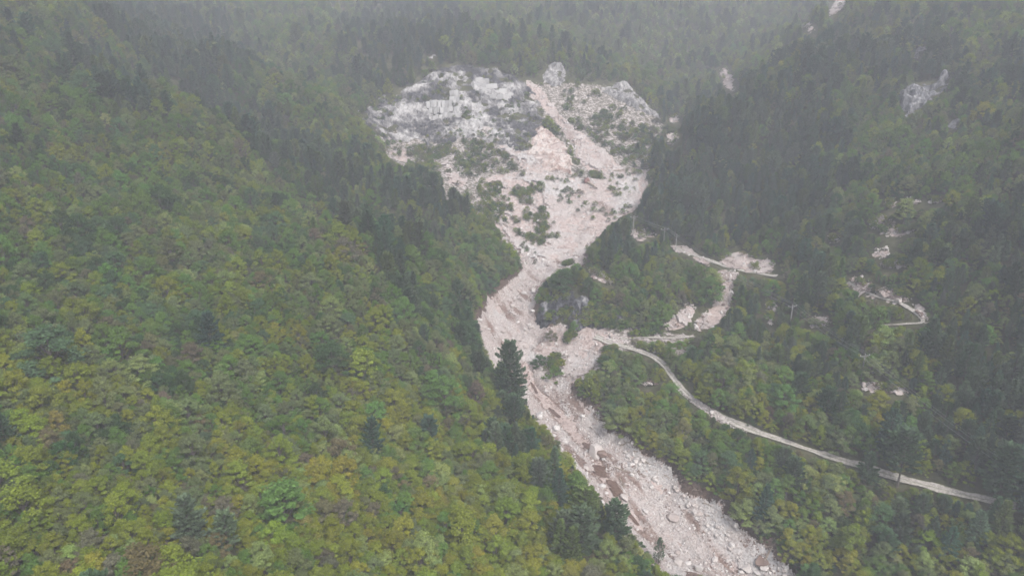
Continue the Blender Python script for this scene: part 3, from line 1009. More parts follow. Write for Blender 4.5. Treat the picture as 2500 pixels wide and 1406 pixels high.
# ------------------------------------------------------------------ rock faces: each one a thing standing out of the slope
def rock_face(name, poly, mat, label, category, step=.7, depth=2.2, cell=3.5, fresh=None, seed=0, steep=(0., -.75, .65), rag=1.6, holes=.62):
    lo, hi = poly.min(0) - 3, poly.max(0) + 3
    def fn(x, y):
        return inside(poly, x + rag * 1.1 * fbm(x / 6, y / 6, seed, 2) + rag * .7 * fbm(x / 1.8, y / 1.8, seed + 1, 2), y + rag * 1.1 * fbm(x / 6, y / 6, seed + 2, 2) + rag * .7 * fbm(x / 1.8, y / 1.8, seed + 3, 2)) & (fbm(x / 4.5, y / 3.2, seed + 4, 3) < holes)
    xx, yy, qq = sheet(fn, lo[0], hi[0], lo[1], hi[1], step, None)
    if not len(qq):
        return None
    # edge factor so that the rock grows out of the soil
    e = np.ones(len(xx))
    cnt = np.bincount(qq.ravel(), minlength=len(xx))
    e[cnt < 4] = 0
    for _ in range(3):
        s = np.zeros(len(xx))
        c = np.zeros(len(xx))
        for a, b in ((0, 1), (1, 2), (2, 3), (3, 0)):
            np.add.at(s, qq[:, a], e[qq[:, b]])
            np.add.at(c, qq[:, a], 1)
            np.add.at(s, qq[:, b], e[qq[:, a]])
            np.add.at(c, qq[:, b], 1)
        e = np.where(cnt < 4, 0, .5 * e + .5 * s / np.maximum(c, 1))
    u = xx / cell
    w = yy / (cell * .55)
    ledge = fbm(u * .5, w * .5, seed, 4) * 1.0
    ledge = np.round(ledge * 3.2) / 3.2 * .75 + ledge * .25
    ridged = 1 - np.abs(fbm(u, w, seed + 2, 3)) * 1.1
    dsp = depth * (.35 + .55 * ledge + .55 * ridged) * e
    fine = .35 * fbm(xx / 1.1, yy / 1.1, seed + 3, 2) * e
    z = gz(xx, yy)
    st = np.array(steep) / np.linalg.norm(steep)
    dd = dsp + fine + .12
    V = np.c_[xx + st[0] * dd * .6, yy + st[1] * dd * .6, z + .1 + np.maximum(dd, 0.05 * e) * st[2] * 1.2]
    fr = np.full(len(xx), .5) if fresh is None else fresh(xx, yy)
    o = link(name, mesh_np(name, V, qq, [mat], {'fresh': fr}, smooth=False), label=label, category=category)
    return o

SLAB1 = ground_poly([(1040,255),(1125,250),(1128,292),(1050,296)])
SLAB2 = ground_poly([(1150,205),(1185,195),(1220,215),(1255,238),(1240,252),(1190,240),(1155,225)])
CHK = ground_poly([(1120,230),(1170,260),(1230,330),(1260,370),(1200,310),(1140,290)])
DARKQ = ground_poly([(1190,270),(1215,262),(1240,320),(1260,345),(1225,340),(1195,300)])
def q_fresh(x, y):
    f = .36 + .50 * fbm(x / 9, y / 6, 3, 4)
    f = np.where(inside(SLAB1, x, y) | inside(SLAB2, x, y) | inside(CHK, x, y), np.maximum(f, .72), f)
    f = np.where(inside(DARKQ, x, y), f - .3, f)
    return np.clip(f, 0, 1)
quarry = rock_face("quarry_face", QUARRY, MAT['quarry'], "broad grey and white quarried limestone face across the ravine head", "quarry face", .6, 1.7, 3.4, q_fresh, 1, (0., -.75, .65), 2.6, .66)
rock_face("fresh_rock_scar", SCAR, MAT['scar'], "fresh pinkish white rock scar below the quarry face", "rock scar", .6, 1.5, 4.5, None, 2)
rock_face("rock_outcrop", KNOB, MAT['quarry'], "pale rounded rock knob above the quarry gully", "rock outcrop", .6, 3.0, 3.0, None, 3)
rock_face("rock_outcrop", RIB, MAT['quarry'], "pale broken rock rib descending right of the quarry", "rock outcrop", .6, 2.0, 2.8, None, 4)
rock_face("mountain_crag", CRAG, MAT['crag'], "large grey crag jutting from the wooded right hillside", "crag", .6, 4.0, 4.0, None, 5, (-.45, -.6, .6))
rock_face("mountain_crag", CRAG2, MAT['crag'], "slim tilted grey slab above the large right hillside crag", "crag", .6, 2.5, 2.5, None, 6)
rock_face("mountain_crag", CRAG3, MAT['crag'], "small grey rock below the large right hillside crag", "crag", .6, 2.0, 2.5, None, 7)
rock_face("streamside_cliff", CLIFF, MAT['crag'], "dark streaked low cliff under the wooded knoll by the channel", "cliff", .4, 1.6, 1.3, lambda x, y: np.clip(.02 + .8 * np.clip(fbm(x / 1.6, y / 9., 3, 3) - .1, 0, 1), 0, 1), 2, (-.2, -.85, .45), 1.6, .35)
rock_face("rock_outcrop", UPCRAG, MAT['quarry'], "tiny white rock poking out of trees above the quarry", "rock outcrop", .6, 1.5, 2., None, 4)

# cut blocks: each a piece of the quarry face
def block_mesh(seed):
    g = np.random.default_rng(seed)
    bm = bmesh.new()
    bmesh.ops.create_cube(bm, size=1)
    bmesh.ops.bevel(bm, geom=bm.edges[:], offset=.05, segments=1, affect='EDGES')
    for v in bm.verts:
        v.co += Vector(g.normal(0, .035, 3))
    me = bpy.data.meshes.new("cut_block")
    bm.to_mesh(me)
    bm.free()
    me.materials.append(MAT['block'])
    return me
BLOCKS = [block_mesh(s) for s in range(5)]
def lay_blocks(rows):
    for (u0, v0), (u1, v1), n, size in rows:
        for k in range(n):
            t = (k + .5) / n
            u, v = u0 + (u1 - u0) * t + random.uniform(-1.5, 1.5), v0 + (v1 - v0) * t + random.uniform(-1.2, 1.2)
            x, y = hit(u, v)
            x, y = float(x[0]), float(y[0])
            o = link("block", BLOCKS[random.randrange(5)], quarry)
            o.location = (x, y - .8, float(gz(x, y)) + .5 + random.uniform(-.2, .2))
            o.scale = (size[0] * random.uniform(.85, 1.0), 2.2, size[1] * random.uniform(.85, 1.05))
            o.rotation_euler = (-.32 + random.uniform(-.05, .05), random.uniform(-.03, .03), random.uniform(-.1, .1))
lay_blocks([((1043,262),(1122,254),9,(1.75,3.3)),((1050,276),(1124,270),9,(1.7,2.9)),((1056,289),(1126,285),9,(1.6,2.5)),
            ((1162,203),(1192,200),2,(3.4,2.6)),((1160,214),(1212,212),4,(3.2,2.4)),((1172,226),(1234,226),4,(3.6,2.6)),((1196,240),(1248,240),3,(3.6,2.4)),
            ((1100,236),(1120,232),2,(2.4,2.6)),((1098,248),(1120,245),2,(2.4,2.6))])

# ------------------------------------------------------------------ stones
def stone_mesh(seed, sub=2, sq=(1, .8, .62), name="stone", mat=None, cuts=7):
    g = np.random.default_rng(seed)
    bm = bmesh.new()
    bmesh.ops.create_icosphere(bm, subdivisions=sub, radius=.5)
    planes = [(Vector(g.normal(0, 1, 3)).normalized(), g.uniform(.27, .42)) for _ in range(cuts)]
    for v in bm.verts:
        for n_, d_ in planes:
            s = v.co.dot(n_)
            if s > d_:
                v.co -= n_ * (s - d_)
        v.co *= 1 + g.normal(0, .025)
        v.co = Vector((v.co.x * sq[0], v.co.y * sq[1], v.co.z * sq[2]))
    me = bpy.data.meshes.new(name)
    bm.to_mesh(me)
    bm.free()
    me.materials.append(mat or MAT['stone'])
    return me

STONES = [stone_mesh(400 + i, 1, (1.1, random.uniform(.7, 1), random.uniform(.5, .75))) for i in range(9)]
SMALL_MUD = [stone_mesh(450 + i, 1, (1.1, .85, .6), "rubble_stone", MAT['mudstone'], 5) for i in range(3)]
SMALL = [stone_mesh(430 + i, 1, (1.1, random.uniform(.7, 1), random.uniform(.5, .8)), "rubble_stone", None, 5) for i in range(6)]

def sample_in(poly, n, fn=None):
    lo, hi = poly.min(0), poly.max(0)
    out = []
    while sum(map(len, out)) < n:
        p_ = RNG.random((n * 3, 2)) * (hi - lo) + lo
        m = (fn or (lambda a, b: inside(poly, a, b)))(p_[:, 0], p_[:, 1])
        out.append(p_[m])
    return np.concatenate(out)[:n]

edge_line = ground_poly([(1440,990),(1500,1055),(1600,1120),(1700,1205),(1790,1270),(1880,1340),(1960,1440)])
edge_line = edge_line[:int(len(edge_line) * .5)]
edge2 = ground_poly([(1560,1345),(1490,1260),(1420,1165),(1350,1085),(1300,1030)])
edge2 = edge2[:int(len(edge2) * .5)]
cand = sample_in(CHANNEL, 9000, in_channel)
de = np.minimum(dist_line(edge_line, cand[:, 0], cand[:, 1]), dist_line(edge2, cand[:, 0], cand[:, 1]) + 1)
keep = RNG.random(len(cand)) < np.clip(1.15 - de / 7, .28, 1)
cand = cand[keep]
size = .28 * (1 - RNG.random(len(cand))) ** -.42
size = np.minimum(size, 1.9)
wetc = dist_line(STREAM, cand[:, 0], cand[:, 1])
size = np.where(wetc < 1.0, size * .6, size)
cz = debris_z(cand[:, 0], cand[:, 1])
cu, cv_, cd = proj(cand[:, 0], cand[:, 1], cz)
rank = np.argsort(-(size / cd) * ((cv_ < 1420) & (cv_ > 0)))
for i in rank[:285]:
    o = link("stone", STONES[random.randrange(9)], debris)
    s = float(size[i])
    o.location = (cand[i, 0], cand[i, 1], cz[i] + .12 * s)
    o.rotation_euler = (random.uniform(-.35, .35), random.uniform(-.35, .35), random.uniform(0, 6.28))
    o.scale = (s * random.uniform(.9, 1.25), s, s * random.uniform(.85, 1.2))
rest = rank[285:]
def rots(n, tilt=.5):
    return np.c_[RNG.uniform(-tilt, tilt, n), RNG.uniform(-tilt, tilt, n), RNG.uniform(0, 6.283, n)]
xs_, ys_, zs_, ss_ = [cand[rest, 0]], [cand[rest, 1]], [cz[rest] + .08 * size[rest]], [np.minimum(size[rest], .6)]
p2 = sample_in(CHANNEL, 21000, in_channel)
dw = fbm(p2[:, 0] / 4, p2[:, 1] / 4, 2, 3)
p2 = p2[RNG.random(len(p2)) < np.clip(.6 + .9 * dw, .12, 1)]
s2 = .2 * (1 - RNG.random(len(p2))) ** -.42
xs_.append(p2[:, 0]); ys_.append(p2[:, 1]); zs_.append(debris_z(p2[:, 0], p2[:, 1]) + .03); ss_.append(np.minimum(s2, .72))
for poly, n, smin in ((FAN, 5200, .24), (GULLY, 900, .25), (CHUTE, 1100, .25), (PAD, 1800, .18), (SIDE, 700, .2), (SIDE2, 260, .2), (SCREE, 900, .2), (SCRUB, 2600, .3), (SCRUB2, 500, .2)):
    p3 = sample_in(poly, n)
    s3 = smin * (1 - RNG.random(n)) ** -.4
    xs_.append(p3[:, 0]); ys_.append(p3[:, 1])
    zs_.append((gz(p3[:, 0], p3[:, 1]) + .1) if poly is SCREE or poly is SCRUB or poly is SCRUB2 else fan_z(p3[:, 0], p3[:, 1]) + .05)
    ss_.append(np.minimum(s3, 1.3))
for poly in PATCH_W:
    n = 90
    p3 = sample_in(poly, n)
    s3 = .25 * (1 - RNG.random(n)) ** -.4
    xs_.append(p3[:, 0]); ys_.append(p3[:, 1]); zs_.append(fan_z(p3[:, 0], p3[:, 1]) + .05); ss_.append(np.minimum(s3, 1.2))
RX, RY, RZ, RS = map(np.concatenate, (xs_, ys_, zs_, ss_))
nR = len(RX)
rpick = RNG.integers(0, 6, nR)
rw_ = wetness(RX, RY) * (RY < 240)
rpick = np.where((rw_ > RNG.uniform(.25, .75, nR)), RNG.integers(6, 9, nR), rpick)
scatter("rubble", SMALL + SMALL_MUD, np.c_[RX, RY, RZ], rots(nR, 1.1), np.c_[RS * RNG.uniform(.8, 1.4, nR), RS, RS * RNG.uniform(.7, 1.2, nR)], rpick,
        label="pale pink and grey stones strewn over the debris", category="rubble")

# named boulders, each where the photograph shows it: (u, v, width px, height factor, material, label)
BOULD = [(1452,1098,42,1.15,'stone',"largest pale pink boulder standing beside the muddy pool"),
 (1440,1132,30,.5,'stone',"flat white slab lying left of the largest pink boulder"),
 (1318,1008,26,.7,'stone',"big rounded white boulder on the channel edge below the dark conifer"),
 (1358,1040,22,.9,'stone',"upright pale boulder between the stream and the left bank"),
 (1350,1055,14,.8,'stone',"smaller pale boulder just below the upright one"),
 (1524,1205,22,.7,'stone',"whitish boulder beside the stream below the muddy pool"),
 (1642,1252,36,.45,'stone',"broad low pale slab in the middle of the lower channel"),
 (1680,1360,18,.7,'stone',"white oval boulder in the lower channel near the bottom"),
 (1708,1378,22,.9,'stone',"tall white boulder in the lower channel beside the brown pool"),
 (1824,1376,30,.6,'stone',"wide pinkish boulder at the right of the lower channel"),
 (1860,1362,40,.5,'mudstone',"dark brown mud coated slab near the right channel bank"),
 (1810,1368,14,.7,'stone',"small round white stone left of the wide pinkish boulder"),
 (1788,1320,20,.6,'stone',"flat pale stone on the right side stone levee"),
 (1751,1278,12,.9,'stone',"small bluish grey stone on the right levee"),
 (1404,1130,14,.6,'stone',"pale stone on the left side of the channel above the slab"),
 (1528,1170,12,.8,'stone',"white round stone right of the stream"),
 (1542,1148,12,.9,'stone',"lone white stone on the brown mud streak"),
 (1576,1238,16,.7,'stone',"pale boulder on the flow right of the stream bend"),
 (1654,1338,18,.8,'stone',"pinkish boulder on the left edge near the bare sapling"),
 (1230,800,16,.6,'stone',"pale boulder in the wide upper channel behind the conifer")]
BM = [stone_mesh(470 + i, 3, (1.05, .85, .8), "boulder", None, 10) for i in range(6)]
BMUD = stone_mesh(490, 3, (1.1, .85, .6), "boulder", MAT['mudstone'], 10)
for i, (u, v, wpx, hf, mt, lb) in enumerate(BOULD):
    x, y = hit(u, v + 6, -.6)
    x, y = float(x[0]), float(y[0])
    z = float(debris_z(np.array([x]), np.array([y]))[0])
    _, _, dd = proj(x, y, z)
    s = wpx * float(dd) / F * 1.15
    o = link("boulder", BMUD if mt == 'mudstone' else BM[i % 6], None, (x, y, z + .22 * s * hf), label=lb, category="boulder", group="boulders lying in the debris channel")
    o.rotation_euler = (random.uniform(-.2, .2), random.uniform(-.2, .2), random.uniform(0, 6.28))
    o.scale = (s, s * .9, s * hf * 1.05)
# the muddy face of the largest boulder is a second boulder leaning on it
x, y = map(float, (a[0] for a in hit(1470, 1112, -.6)))
z = float(debris_z(np.array([x]), np.array([y]))[0])
link("boulder", BMUD, None, (x, y, z + .9), label="mud stained brown boulder leaning against the largest pink boulder", category="boulder", group="boulders lying in the debris channel").scale = (2.6, 2.4, 3.6)
# the lone white slab in the scrub
x, y = map(float, (a[0] for a in hit(1683, 836)))
o = link("boulder", stone_mesh(499, 2, (1.2, .5, .25), "boulder", MAT['white'], 5), None, (x, y, float(gz(x, y)) + .55), label="small bright white slab lying alone in the scrub below the side chute", category="boulder")
o.scale = (1.1, 1.1, 1.1)
o.rotation_euler = (-.8, -.45, .35)

# ------------------------------------------------------------------ driftwood and the uprooted tree
def log_thing(u0, v0, u1, v1, rad, label, lift=.25):
    xa, ya = map(float, (a[0] for a in hit(u0, v0)))
    xb, yb = map(float, (a[0] for a in hit(u1, v1)))
    za, zb = float(gz(xa, ya)) + lift + .3, float(gz(xb, yb)) + lift + .2
    A, B = np.array([xa, ya, za]), np.array([xb, yb, zb])
    root = bpy.data.objects.new("fallen_log", None)
    root.location = A
    COL.objects.link(root)
    root['label'] = label
    root['category'] = "log"
    root['group'] = "logs stranded on the debris"
    D = B - A
    T = Tubes()
    ts = np.linspace(0, 1, 6)
    wob = np.random.default_rng(int(u0)).normal(0, .08, (6, 3))
    T.tube(D * ts[:, None] + wob, rad * (1 - .6 * ts), 7)
    v_, q_ = T.arrays()
    link("trunk", mesh_np("log_trunk", v_, q_, [MAT['deadwood']]), root)
    g = np.random.default_rng(int(u0 + v0))
    for t in (.35, .55, .7, .85):
        dr = g.normal(0, 1, 3)
        dr[2] = abs(dr[2]) * .6
        dr /= np.linalg.norm(dr)
        p_ = D * t
        T = Tubes()
        T.tube([p_, p_ + dr * .7, p_ + dr * 1.2 + np.array([0, 0, .2])], [rad * .35, rad * .25, rad * .1], 5)
        v_, q_ = T.arrays()
        link("branch_stub", mesh_np("log_branch", v_, q_, [MAT['deadwood']]), root)
    return root, D

LOGS = [(1513,1150,1524,1180,.14,"thin pale log lying across the flow by the muddy pool"),
          (1500,1130,1582,1150,.13,"long thin log on the brown streak at the right channel edge"),
          (1535,1075,1548,1090,.13,"short log stranded on the right bank above the levee"),
          (1868,1358,1886,1334,.22,"yellowish broken log leaning on the right bank near the bottom"),
          (1440,1030,1460,1052,.12,"thin grey log on the upper right channel edge"),
          (1300,885,1312,895,.14,"short pale log beside the island bushes"),
          (1498,420,1560,414,.3,"long log jammed across the top of the fan"),
          (1250,1000,1275,1016,.13,"thin log along the left bank under the conifer")]
WHERE = ["by the right bank", "along the right levee", "on the gravel margin", "half buried in the right levee", "at the edge of the trees"]
KIND = ["thin bleached log", "short dark log", "slender broken log", "brown splintered log"]
EDGE_UV = [(1440,990),(1500,1055),(1600,1120),(1700,1205),(1790,1270),(1880,1340)]
for k in range(18):
    t = (k + .5) / 18 * 5
    i = int(t)
    f = t - i
    u = EDGE_UV[i][0] * (1 - f) + EDGE_UV[i + 1][0] * f + random.uniform(-16, 2)
    v = EDGE_UV[i][1] * (1 - f) + EDGE_UV[i + 1][1] * f + random.uniform(-3, 10)
    an = random.uniform(-.2, 1.5)
    Lp = random.uniform(14, 30)
    near_ = ["below the upper island bushes", "above the largest boulder", "level with the largest boulder", "below the muddy pools", "near the lower levee", "near the mud coated slab"][min(5, k // 3)]
    LOGS.append((u, v, u + Lp * math.cos(an), v + Lp * math.sin(an) * .7, random.uniform(.08, .15), f"{KIND[k % 4]} {WHERE[k % 5]} {near_}"))
for a in LOGS:
    log_thing(*a)
root, D = log_thing(1432, 450, 1458, 466, .45, "fallen trunk with red soil on its roots lying on the fan", .9)
rp = stone_mesh(520, 2, (.35, 1, 1), "root_plate", MAT['redsoil'], 4)
o = link("root_plate", rp, root)
o.scale = (5.0, 3.2, 3.0)
o.rotation_euler = (0, 0, math.atan2(D[1], D[0]))
T = Tubes()
g = np.random.default_rng(5)
for k in range(14):
    dr = g.normal(0, 1, 3)
    dr -= D / np.linalg.norm(D) * 1.0
    dr /= np.linalg.norm(dr)
    T.tube([dr * .3, dr * 1.6, dr * 2.5 + g.normal(0, .3, 3)], [.18, .1, .03], 5)
v_, q_ = T.arrays()
link("roots", mesh_np("roots", v_, q_, [MAT['bark']]), root, kind="stuff")

# ------------------------------------------------------------------ power line
POLES = [(1548, 527, "thin power pole standing farthest up the line beside the fan", 8.),
         (1623, 556, "pale power pole above the wooded knoll", 8.5),
         (1653, 570, "short thin pole just right of the pole above the knoll", 6.),
         (1935, 749, "grey power pole among trees right of the side chute", 6.5),
         (2112, 868, "power pole with tilted white crossarm on the right slope", 6.),
         (2450, 1128, "power pole among dark pines near the right edge", 6.5)]
tops = []
for k, (u, v, lb, hp) in enumerate(POLES):
    x, y = map(float, (a[0] for a in hit(u, v, hp)))
    z = float(gz(x, y))
    root = bpy.data.objects.new("power_pole", None)
    root.location = (x, y, z)
    COL.objects.link(root)
    root['label'] = lb
    root['category'] = "power pole"
    root['group'] = "poles carrying the overhead line"
    T = Tubes()
    T.tube([(0, 0, -.8), (0, 0, hp * .5), (0, 0, hp)], [.12, .10, .07], 8)
    v_, q_ = T.arrays()
    link("pole", mesh_np("pole_shaft", v_, q_, [MAT['concrete']]), root)
    if k == 2:
        continue
    ang = .25
    dx, dy = math.cos(ang), math.sin(ang)
    Lc = 1.25
    T = Tubes()
    zz = hp - .25
    T.tube([(-dx * Lc, -dy * Lc, zz - .05), (0, 0, zz), (dx * Lc, dy * Lc, zz + .05)], [.065, .065, .065], 4)
    T.tube([(dx * Lc * .55, dy * Lc * .55, zz), (0, 0, zz - .8)], [.04, .04], 4)
    v_, q_ = T.arrays()
    link("crossarm", mesh_np("crossarm", v_, q_, [MAT['concrete']], smooth=False), root)
    for s in (-1, 0, 1):
        T = Tubes()
        b_ = np.array([dx * Lc * .92 * s, dy * Lc * .92 * s, zz + (.09 if s else .3)])
        T.tube([b_, b_ + (0, 0, .08), b_ + (0, 0, .16), b_ + (0, 0, .24)], [.05, .08, .05, .06], 6)
        v_, q_ = T.arrays()
        link("insulator", mesh_np("insulator", v_, q_, [MAT['ceramic']]), root)
    tops.append([(x + dx * Lc * .92 * s, y + dy * Lc * .92 * s, z + hp - .25 + (.33 if s else .54)) for s in (-1, 0, 1)])
for s, lb in enumerate(("lowest and leftmost of the three overhead wires", "middle one of the three overhead wires", "upper right one of the three overhead wires")):
    T = Tubes()
    path = []
    for a, b in zip(tops[:-1], tops[1:]):
        A, B = np.array(a[s]), np.array(b[s])
        n = 14
        for k in range(n):
            t = k / n
            sag = np.linalg.norm(B - A) * .022
            path.append(A + (B - A) * t - np.array([0, 0, 4 * sag * t * (1 - t)]))
    path.append(np.array(tops[-1][s]))
    T.tube(path, [.022] * len(path), 4)
    v_, q_ = T.arrays()
    link("overhead_wire", mesh_np("overhead_wire", v_, q_, [MAT['wire']]), label=lb, category="wire", group="wires of the overhead line")

# ------------------------------------------------------------------ where trees must leave things in view (image of the ground as surveyed)
RW, RH = 1250, 703                      # half-resolution survey raster
def fill(mask, poly, pad=0.0):
    p_ = np.asarray(poly, float) / 2
    x0, y0 = np.floor(p_.min(0)).astype(int) - 1
    x1, y1 = np.ceil(p_.max(0)).astype(int) + 1
    x0, y0, x1, y1 = max(x0, 0), max(y0, 0), min(x1, RW - 1), min(y1, RH - 1)
    if x1 <= x0 or y1 <= y0:
        return
    XX, YY = np.meshgrid(np.arange(x0, x1), np.arange(y0, y1))
    mask[y0:y1, x0:x1] |= inside(p_, XX + .5, YY + .5)
KEEP = np.zeros((RH, RW), bool)
V_CHANNEL = [(1640,1406),(1600,1375),(1560,1318),(1520,1275),(1470,1215),(1440,1180),(1405,1130),(1370,1080),(1335,1040),(1300,1010),(1285,960),(1278,900),(1262,860),(1240,880),(1200,880),(1172,820),(1178,770),(1200,730),(1240,700),(1275,660),(1270,635),(1350,632),(1430,600),(1420,640),(1350,665),(1315,705),(1298,745),(1305,785),(1330,800),(1320,830),(1300,850),(1330,890),(1380,925),(1440,990),(1500,1055),(1600,1120),(1700,1205),(1790,1270),(1880,1340),(1930,1406)]
for q in [V_CHANNEL, P_FAN, P_GULLY, P_CHUTE, P_SIDE, P_SIDE2, P_QUARRY, P_SCAR, P_KNOB, P_RIB, P_CRAG, P_CRAG2, P_CRAG3, P_UPCRAG, P_PAD]:
    fill(KEEP, q)
PK = np.zeros((RH, RW), bool)
for q in PATCHES:
    fill(PK, q)
_yy, _xx = np.mgrid[0:RH, 0:RW]
PK = PK & (fbm(_xx / 9., _yy / 9., 3, 2) > -.75)
for _ in range(4):
    PK = PK | np.roll(PK, 1, 0) | np.roll(PK, -1, 0) | np.roll(PK, 1, 1) | np.roll(PK, -1, 1)
KEEP |= PK
for q in ([(1168,505),(1215,498),(1262,520),(1300,545),(1330,575),(1330,600),(1290,588),(1250,570),(1205,545),(1175,525)],):
    qm = np.zeros((RH, RW), bool)
    fill(qm, q)
    KEEP &= ~qm
YY, XX = np.mgrid[0:RH, 0:RW]
TRACK_VIEW = np.zeros((RH, RW), bool)
for tp, vis in zip([TRACK_PX[0][1:]] + TRACK_PX[1:], (1, 0, 1, 0)):
    l = np.array(tp, float) / 2
    sub = (XX > l[:, 0].min() - 8) & (XX < l[:, 0].max() + 8) & (YY > l[:, 1].min() - 8) & (YY < l[:, 1].max() + 8)
    TRACK_VIEW[sub] |= dist_line(l, XX[sub] + .5, YY[sub] + .5) < (4.2 if vis == 1 else 2.0)
KEEP |= TRACK_VIEW
for u, v, _, hp in POLES[:5]:
    fill(KEEP, [(u - 5, v - 4), (u + 5, v - 4), (u + 5, v + (36 if u == 1935 else 14 if u < 1700 else 6)), (u - 5, v + (36 if u == 1935 else 14 if u < 1700 else 6))])
# depth of the bare ground along each survey ray (quarter raster)
qu, qv = np.meshgrid(np.arange(2, 2500, 8.), np.arange(2, 1406, 8.))
DX, DY = hit(qu.ravel(), qv.ravel())
_, _, DEPTH = proj(DX, DY, H0(DX, DY))
DEPTH = DEPTH.reshape(qu.shape)

def depth_at(u, v):
    i = np.clip((u - 2) / 8, 0, DEPTH.shape[1] - 1).astype(int)
    j = np.clip((v - 2) / 8, 0, DEPTH.shape[0] - 1).astype(int)
    return DEPTH[j, i]

def hides(x, y, z, h, r):
    """does a tree of height h and crown radius r stand in front of something that must stay in view?"""
    bad = np.zeros(np.shape(x), bool)
    for fh, fr in ((.25, -.7), (.25, .7), (.55, -.8), (.55, .8), (.55, 0), (.8, -.5), (.8, .5), (1.0, 0), (0.1, 0)):
        u, v, dd = proj(x + r * fr, y, z + h * fh)
        ok = (u >= 0) & (u < 2499) & (v >= 0) & (v < 1405)
        i = np.clip(u / 2, 0, RW - 1).astype(int)
        j = np.clip(v / 2, 0, RH - 1).astype(int)
        bad |= ok & KEEP[j, i] & (dd < depth_at(u, v) + 4)
    return bad

# ------------------------------------------------------------------ plant the forest
CON = [(1780,420,280,190,.97),(1700,560,220,60,.85),(1600,520,60,50,.8),(380,150,230,140,.85),(1000,110,160,100,.8),(930,560,150,120,.35),(1060,490,110,60,.8),(880,190,60,60,.5),
       (1500,580,80,55,.8),(1385,690,55,50,.45),(1560,640,120,50,.4),(2380,980,170,330,.72),(2430,650,110,200,.6),(2200,1060,90,130,.85),(1500,1290,100,90,.8),(1235,1080,70,90,.55),(1290,1180,80,80,.3),
       (2250,1310,170,90,.62),(1850,790,130,70,.7),(2000,900,160,60,.35),(1990,620,120,70,.45),(2130,160,220,130,.45),(1500,90,200,80,.15),(1200,60,150,70,.15),(1130,890,90,90,.45),(1030,760,90,80,.35),(1700,880,60,40,.5),
       (1640,60,150,80,.15),(2280,620,140,70,.35),(870,470,80,70,.6),(640,340,90,60,.5),(480,190,60,60,.6),(740,400,50,70,.5),(1620,860,70,25,.3)]

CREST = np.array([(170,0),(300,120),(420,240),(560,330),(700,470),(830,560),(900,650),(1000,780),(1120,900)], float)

def crest_band(u, v):  # relief shading put into tree colour: darker behind the crest, lighter before it
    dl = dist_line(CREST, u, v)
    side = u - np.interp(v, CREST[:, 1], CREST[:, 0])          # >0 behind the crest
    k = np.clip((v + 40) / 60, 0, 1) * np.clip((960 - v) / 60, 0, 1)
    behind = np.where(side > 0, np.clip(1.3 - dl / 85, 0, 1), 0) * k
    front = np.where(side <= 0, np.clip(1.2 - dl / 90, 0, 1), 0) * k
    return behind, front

def conifer_p(u, v, x, y):
    pc = np.where(u < 1300, np.where(v > 300, .007, .03), .11) + np.where(v < 350, .0, 0)
    for a, b, ru, rv, w in CON:
        q = ((u - a) / ru) ** 2 + ((v - b) / rv) ** 2
        pc = np.maximum(pc, w * np.clip(1.5 - q, 0, 1))
    bh, ft = crest_band(u, v)
    pc = np.maximum(pc, .5 * bh) * (1 - .9 * ft)
    return np.clip(pc + .25 * fbm(x / 22, y / 22, 6, 2) * (pc > .1), 0, .98)

TONES = {  # crown base colours
    'olive': (0.148, 0.180, 0.027), 'green': (0.092, 0.152, 0.034), 'dark': (0.048, 0.086, 0.034), 'greyish': (0.120, 0.145, 0.062),
    'lime': (0.180, 0.222, 0.074), 'yellow': (0.180, 0.190, 0.027), 'rusty': (0.138, 0.120, 0.062), 'purplish': (0.120, 0.112, 0.074),
    'golden': (0.210, 0.180, 0.050), 'emerald': (0.092, 0.165, 0.042), 'bluish': (0.070, 0.118, 0.058)}
TN = list(TONES)
TC = np.array([TONES[t] for t in TN])
PINE_TONES = {'dark': (0.054, 0.086, 0.046), 'greyish': (0.084, 0.114, 0.070), 'mossy': (0.090, 0.124, 0.040), 'bluish': (0.054, 0.096, 0.064)}
PN = list(PINE_TONES)
PC = np.array([PINE_TONES[t] for t in PN])

def wedge_points(y0, y1, step):
    yy = np.arange(y0, y1, step * .9)
    pts_ = []
    for k, y in enumerate(yy):
        w = .78 * y / (.8 if y < 110 else .95) + 26
        xx = np.arange(-w, w, step) + (k % 2) * step * .5
        pts_.append(np.c_[xx, np.full(len(xx), y)])
    p_ = np.concatenate(pts_)
    return p_ + RNG.uniform(-.42, .42, p_.shape) * step

P_ = np.concatenate([wedge_points(50, 170, 1.95), wedge_points(170, 300, 2.35), wedge_points(300, 400, 3.1), wedge_points(400, 640, 3.7)])
x, y = P_[:, 0], P_[:, 1]
z = gz(x, y)
u, v, dd = proj(x, y, z)
ok = (u > -260) & (u < 2760) & (v > -90) & (v < 1750)
ok &= (MB['rubble'](x, y) < .25) & (MB['rock'](x, y) < .3) & (TDG(x, y) > .5)
scr = MB['scrub'](x, y)
ok &= (RNG.random(len(x)) > scr * .94)
x, y, z, u, v, dd, scr = (a[ok] for a in (x, y, z, u, v, dd, scr))
n = len(x)
is_pine = RNG.random(n) < conifer_p(u, v, x, y) * (1 - .5 * scr)
# sizes
big = fbm(x / 16, y / 16, 2, 3)
hgt = np.where(is_pine, 7.4 + 2.4 * big + RNG.normal(0, 1.5, n), 2.9 + .9 * big + RNG.gamma(2.0, .47, n))
hgt = np.where(~is_pine & (RNG.random(n) < .05), hgt + 2.5, hgt)
hgt = np.where((u > 1560) & (v > 380) & (v < 1180) & is_pine, hgt * .92, hgt)
hgt *= np.where(scr > .5, .55, 1) * np.where(dd > 280, 1.12, 1)
hgt = np.clip(hgt, 1.6, 14)
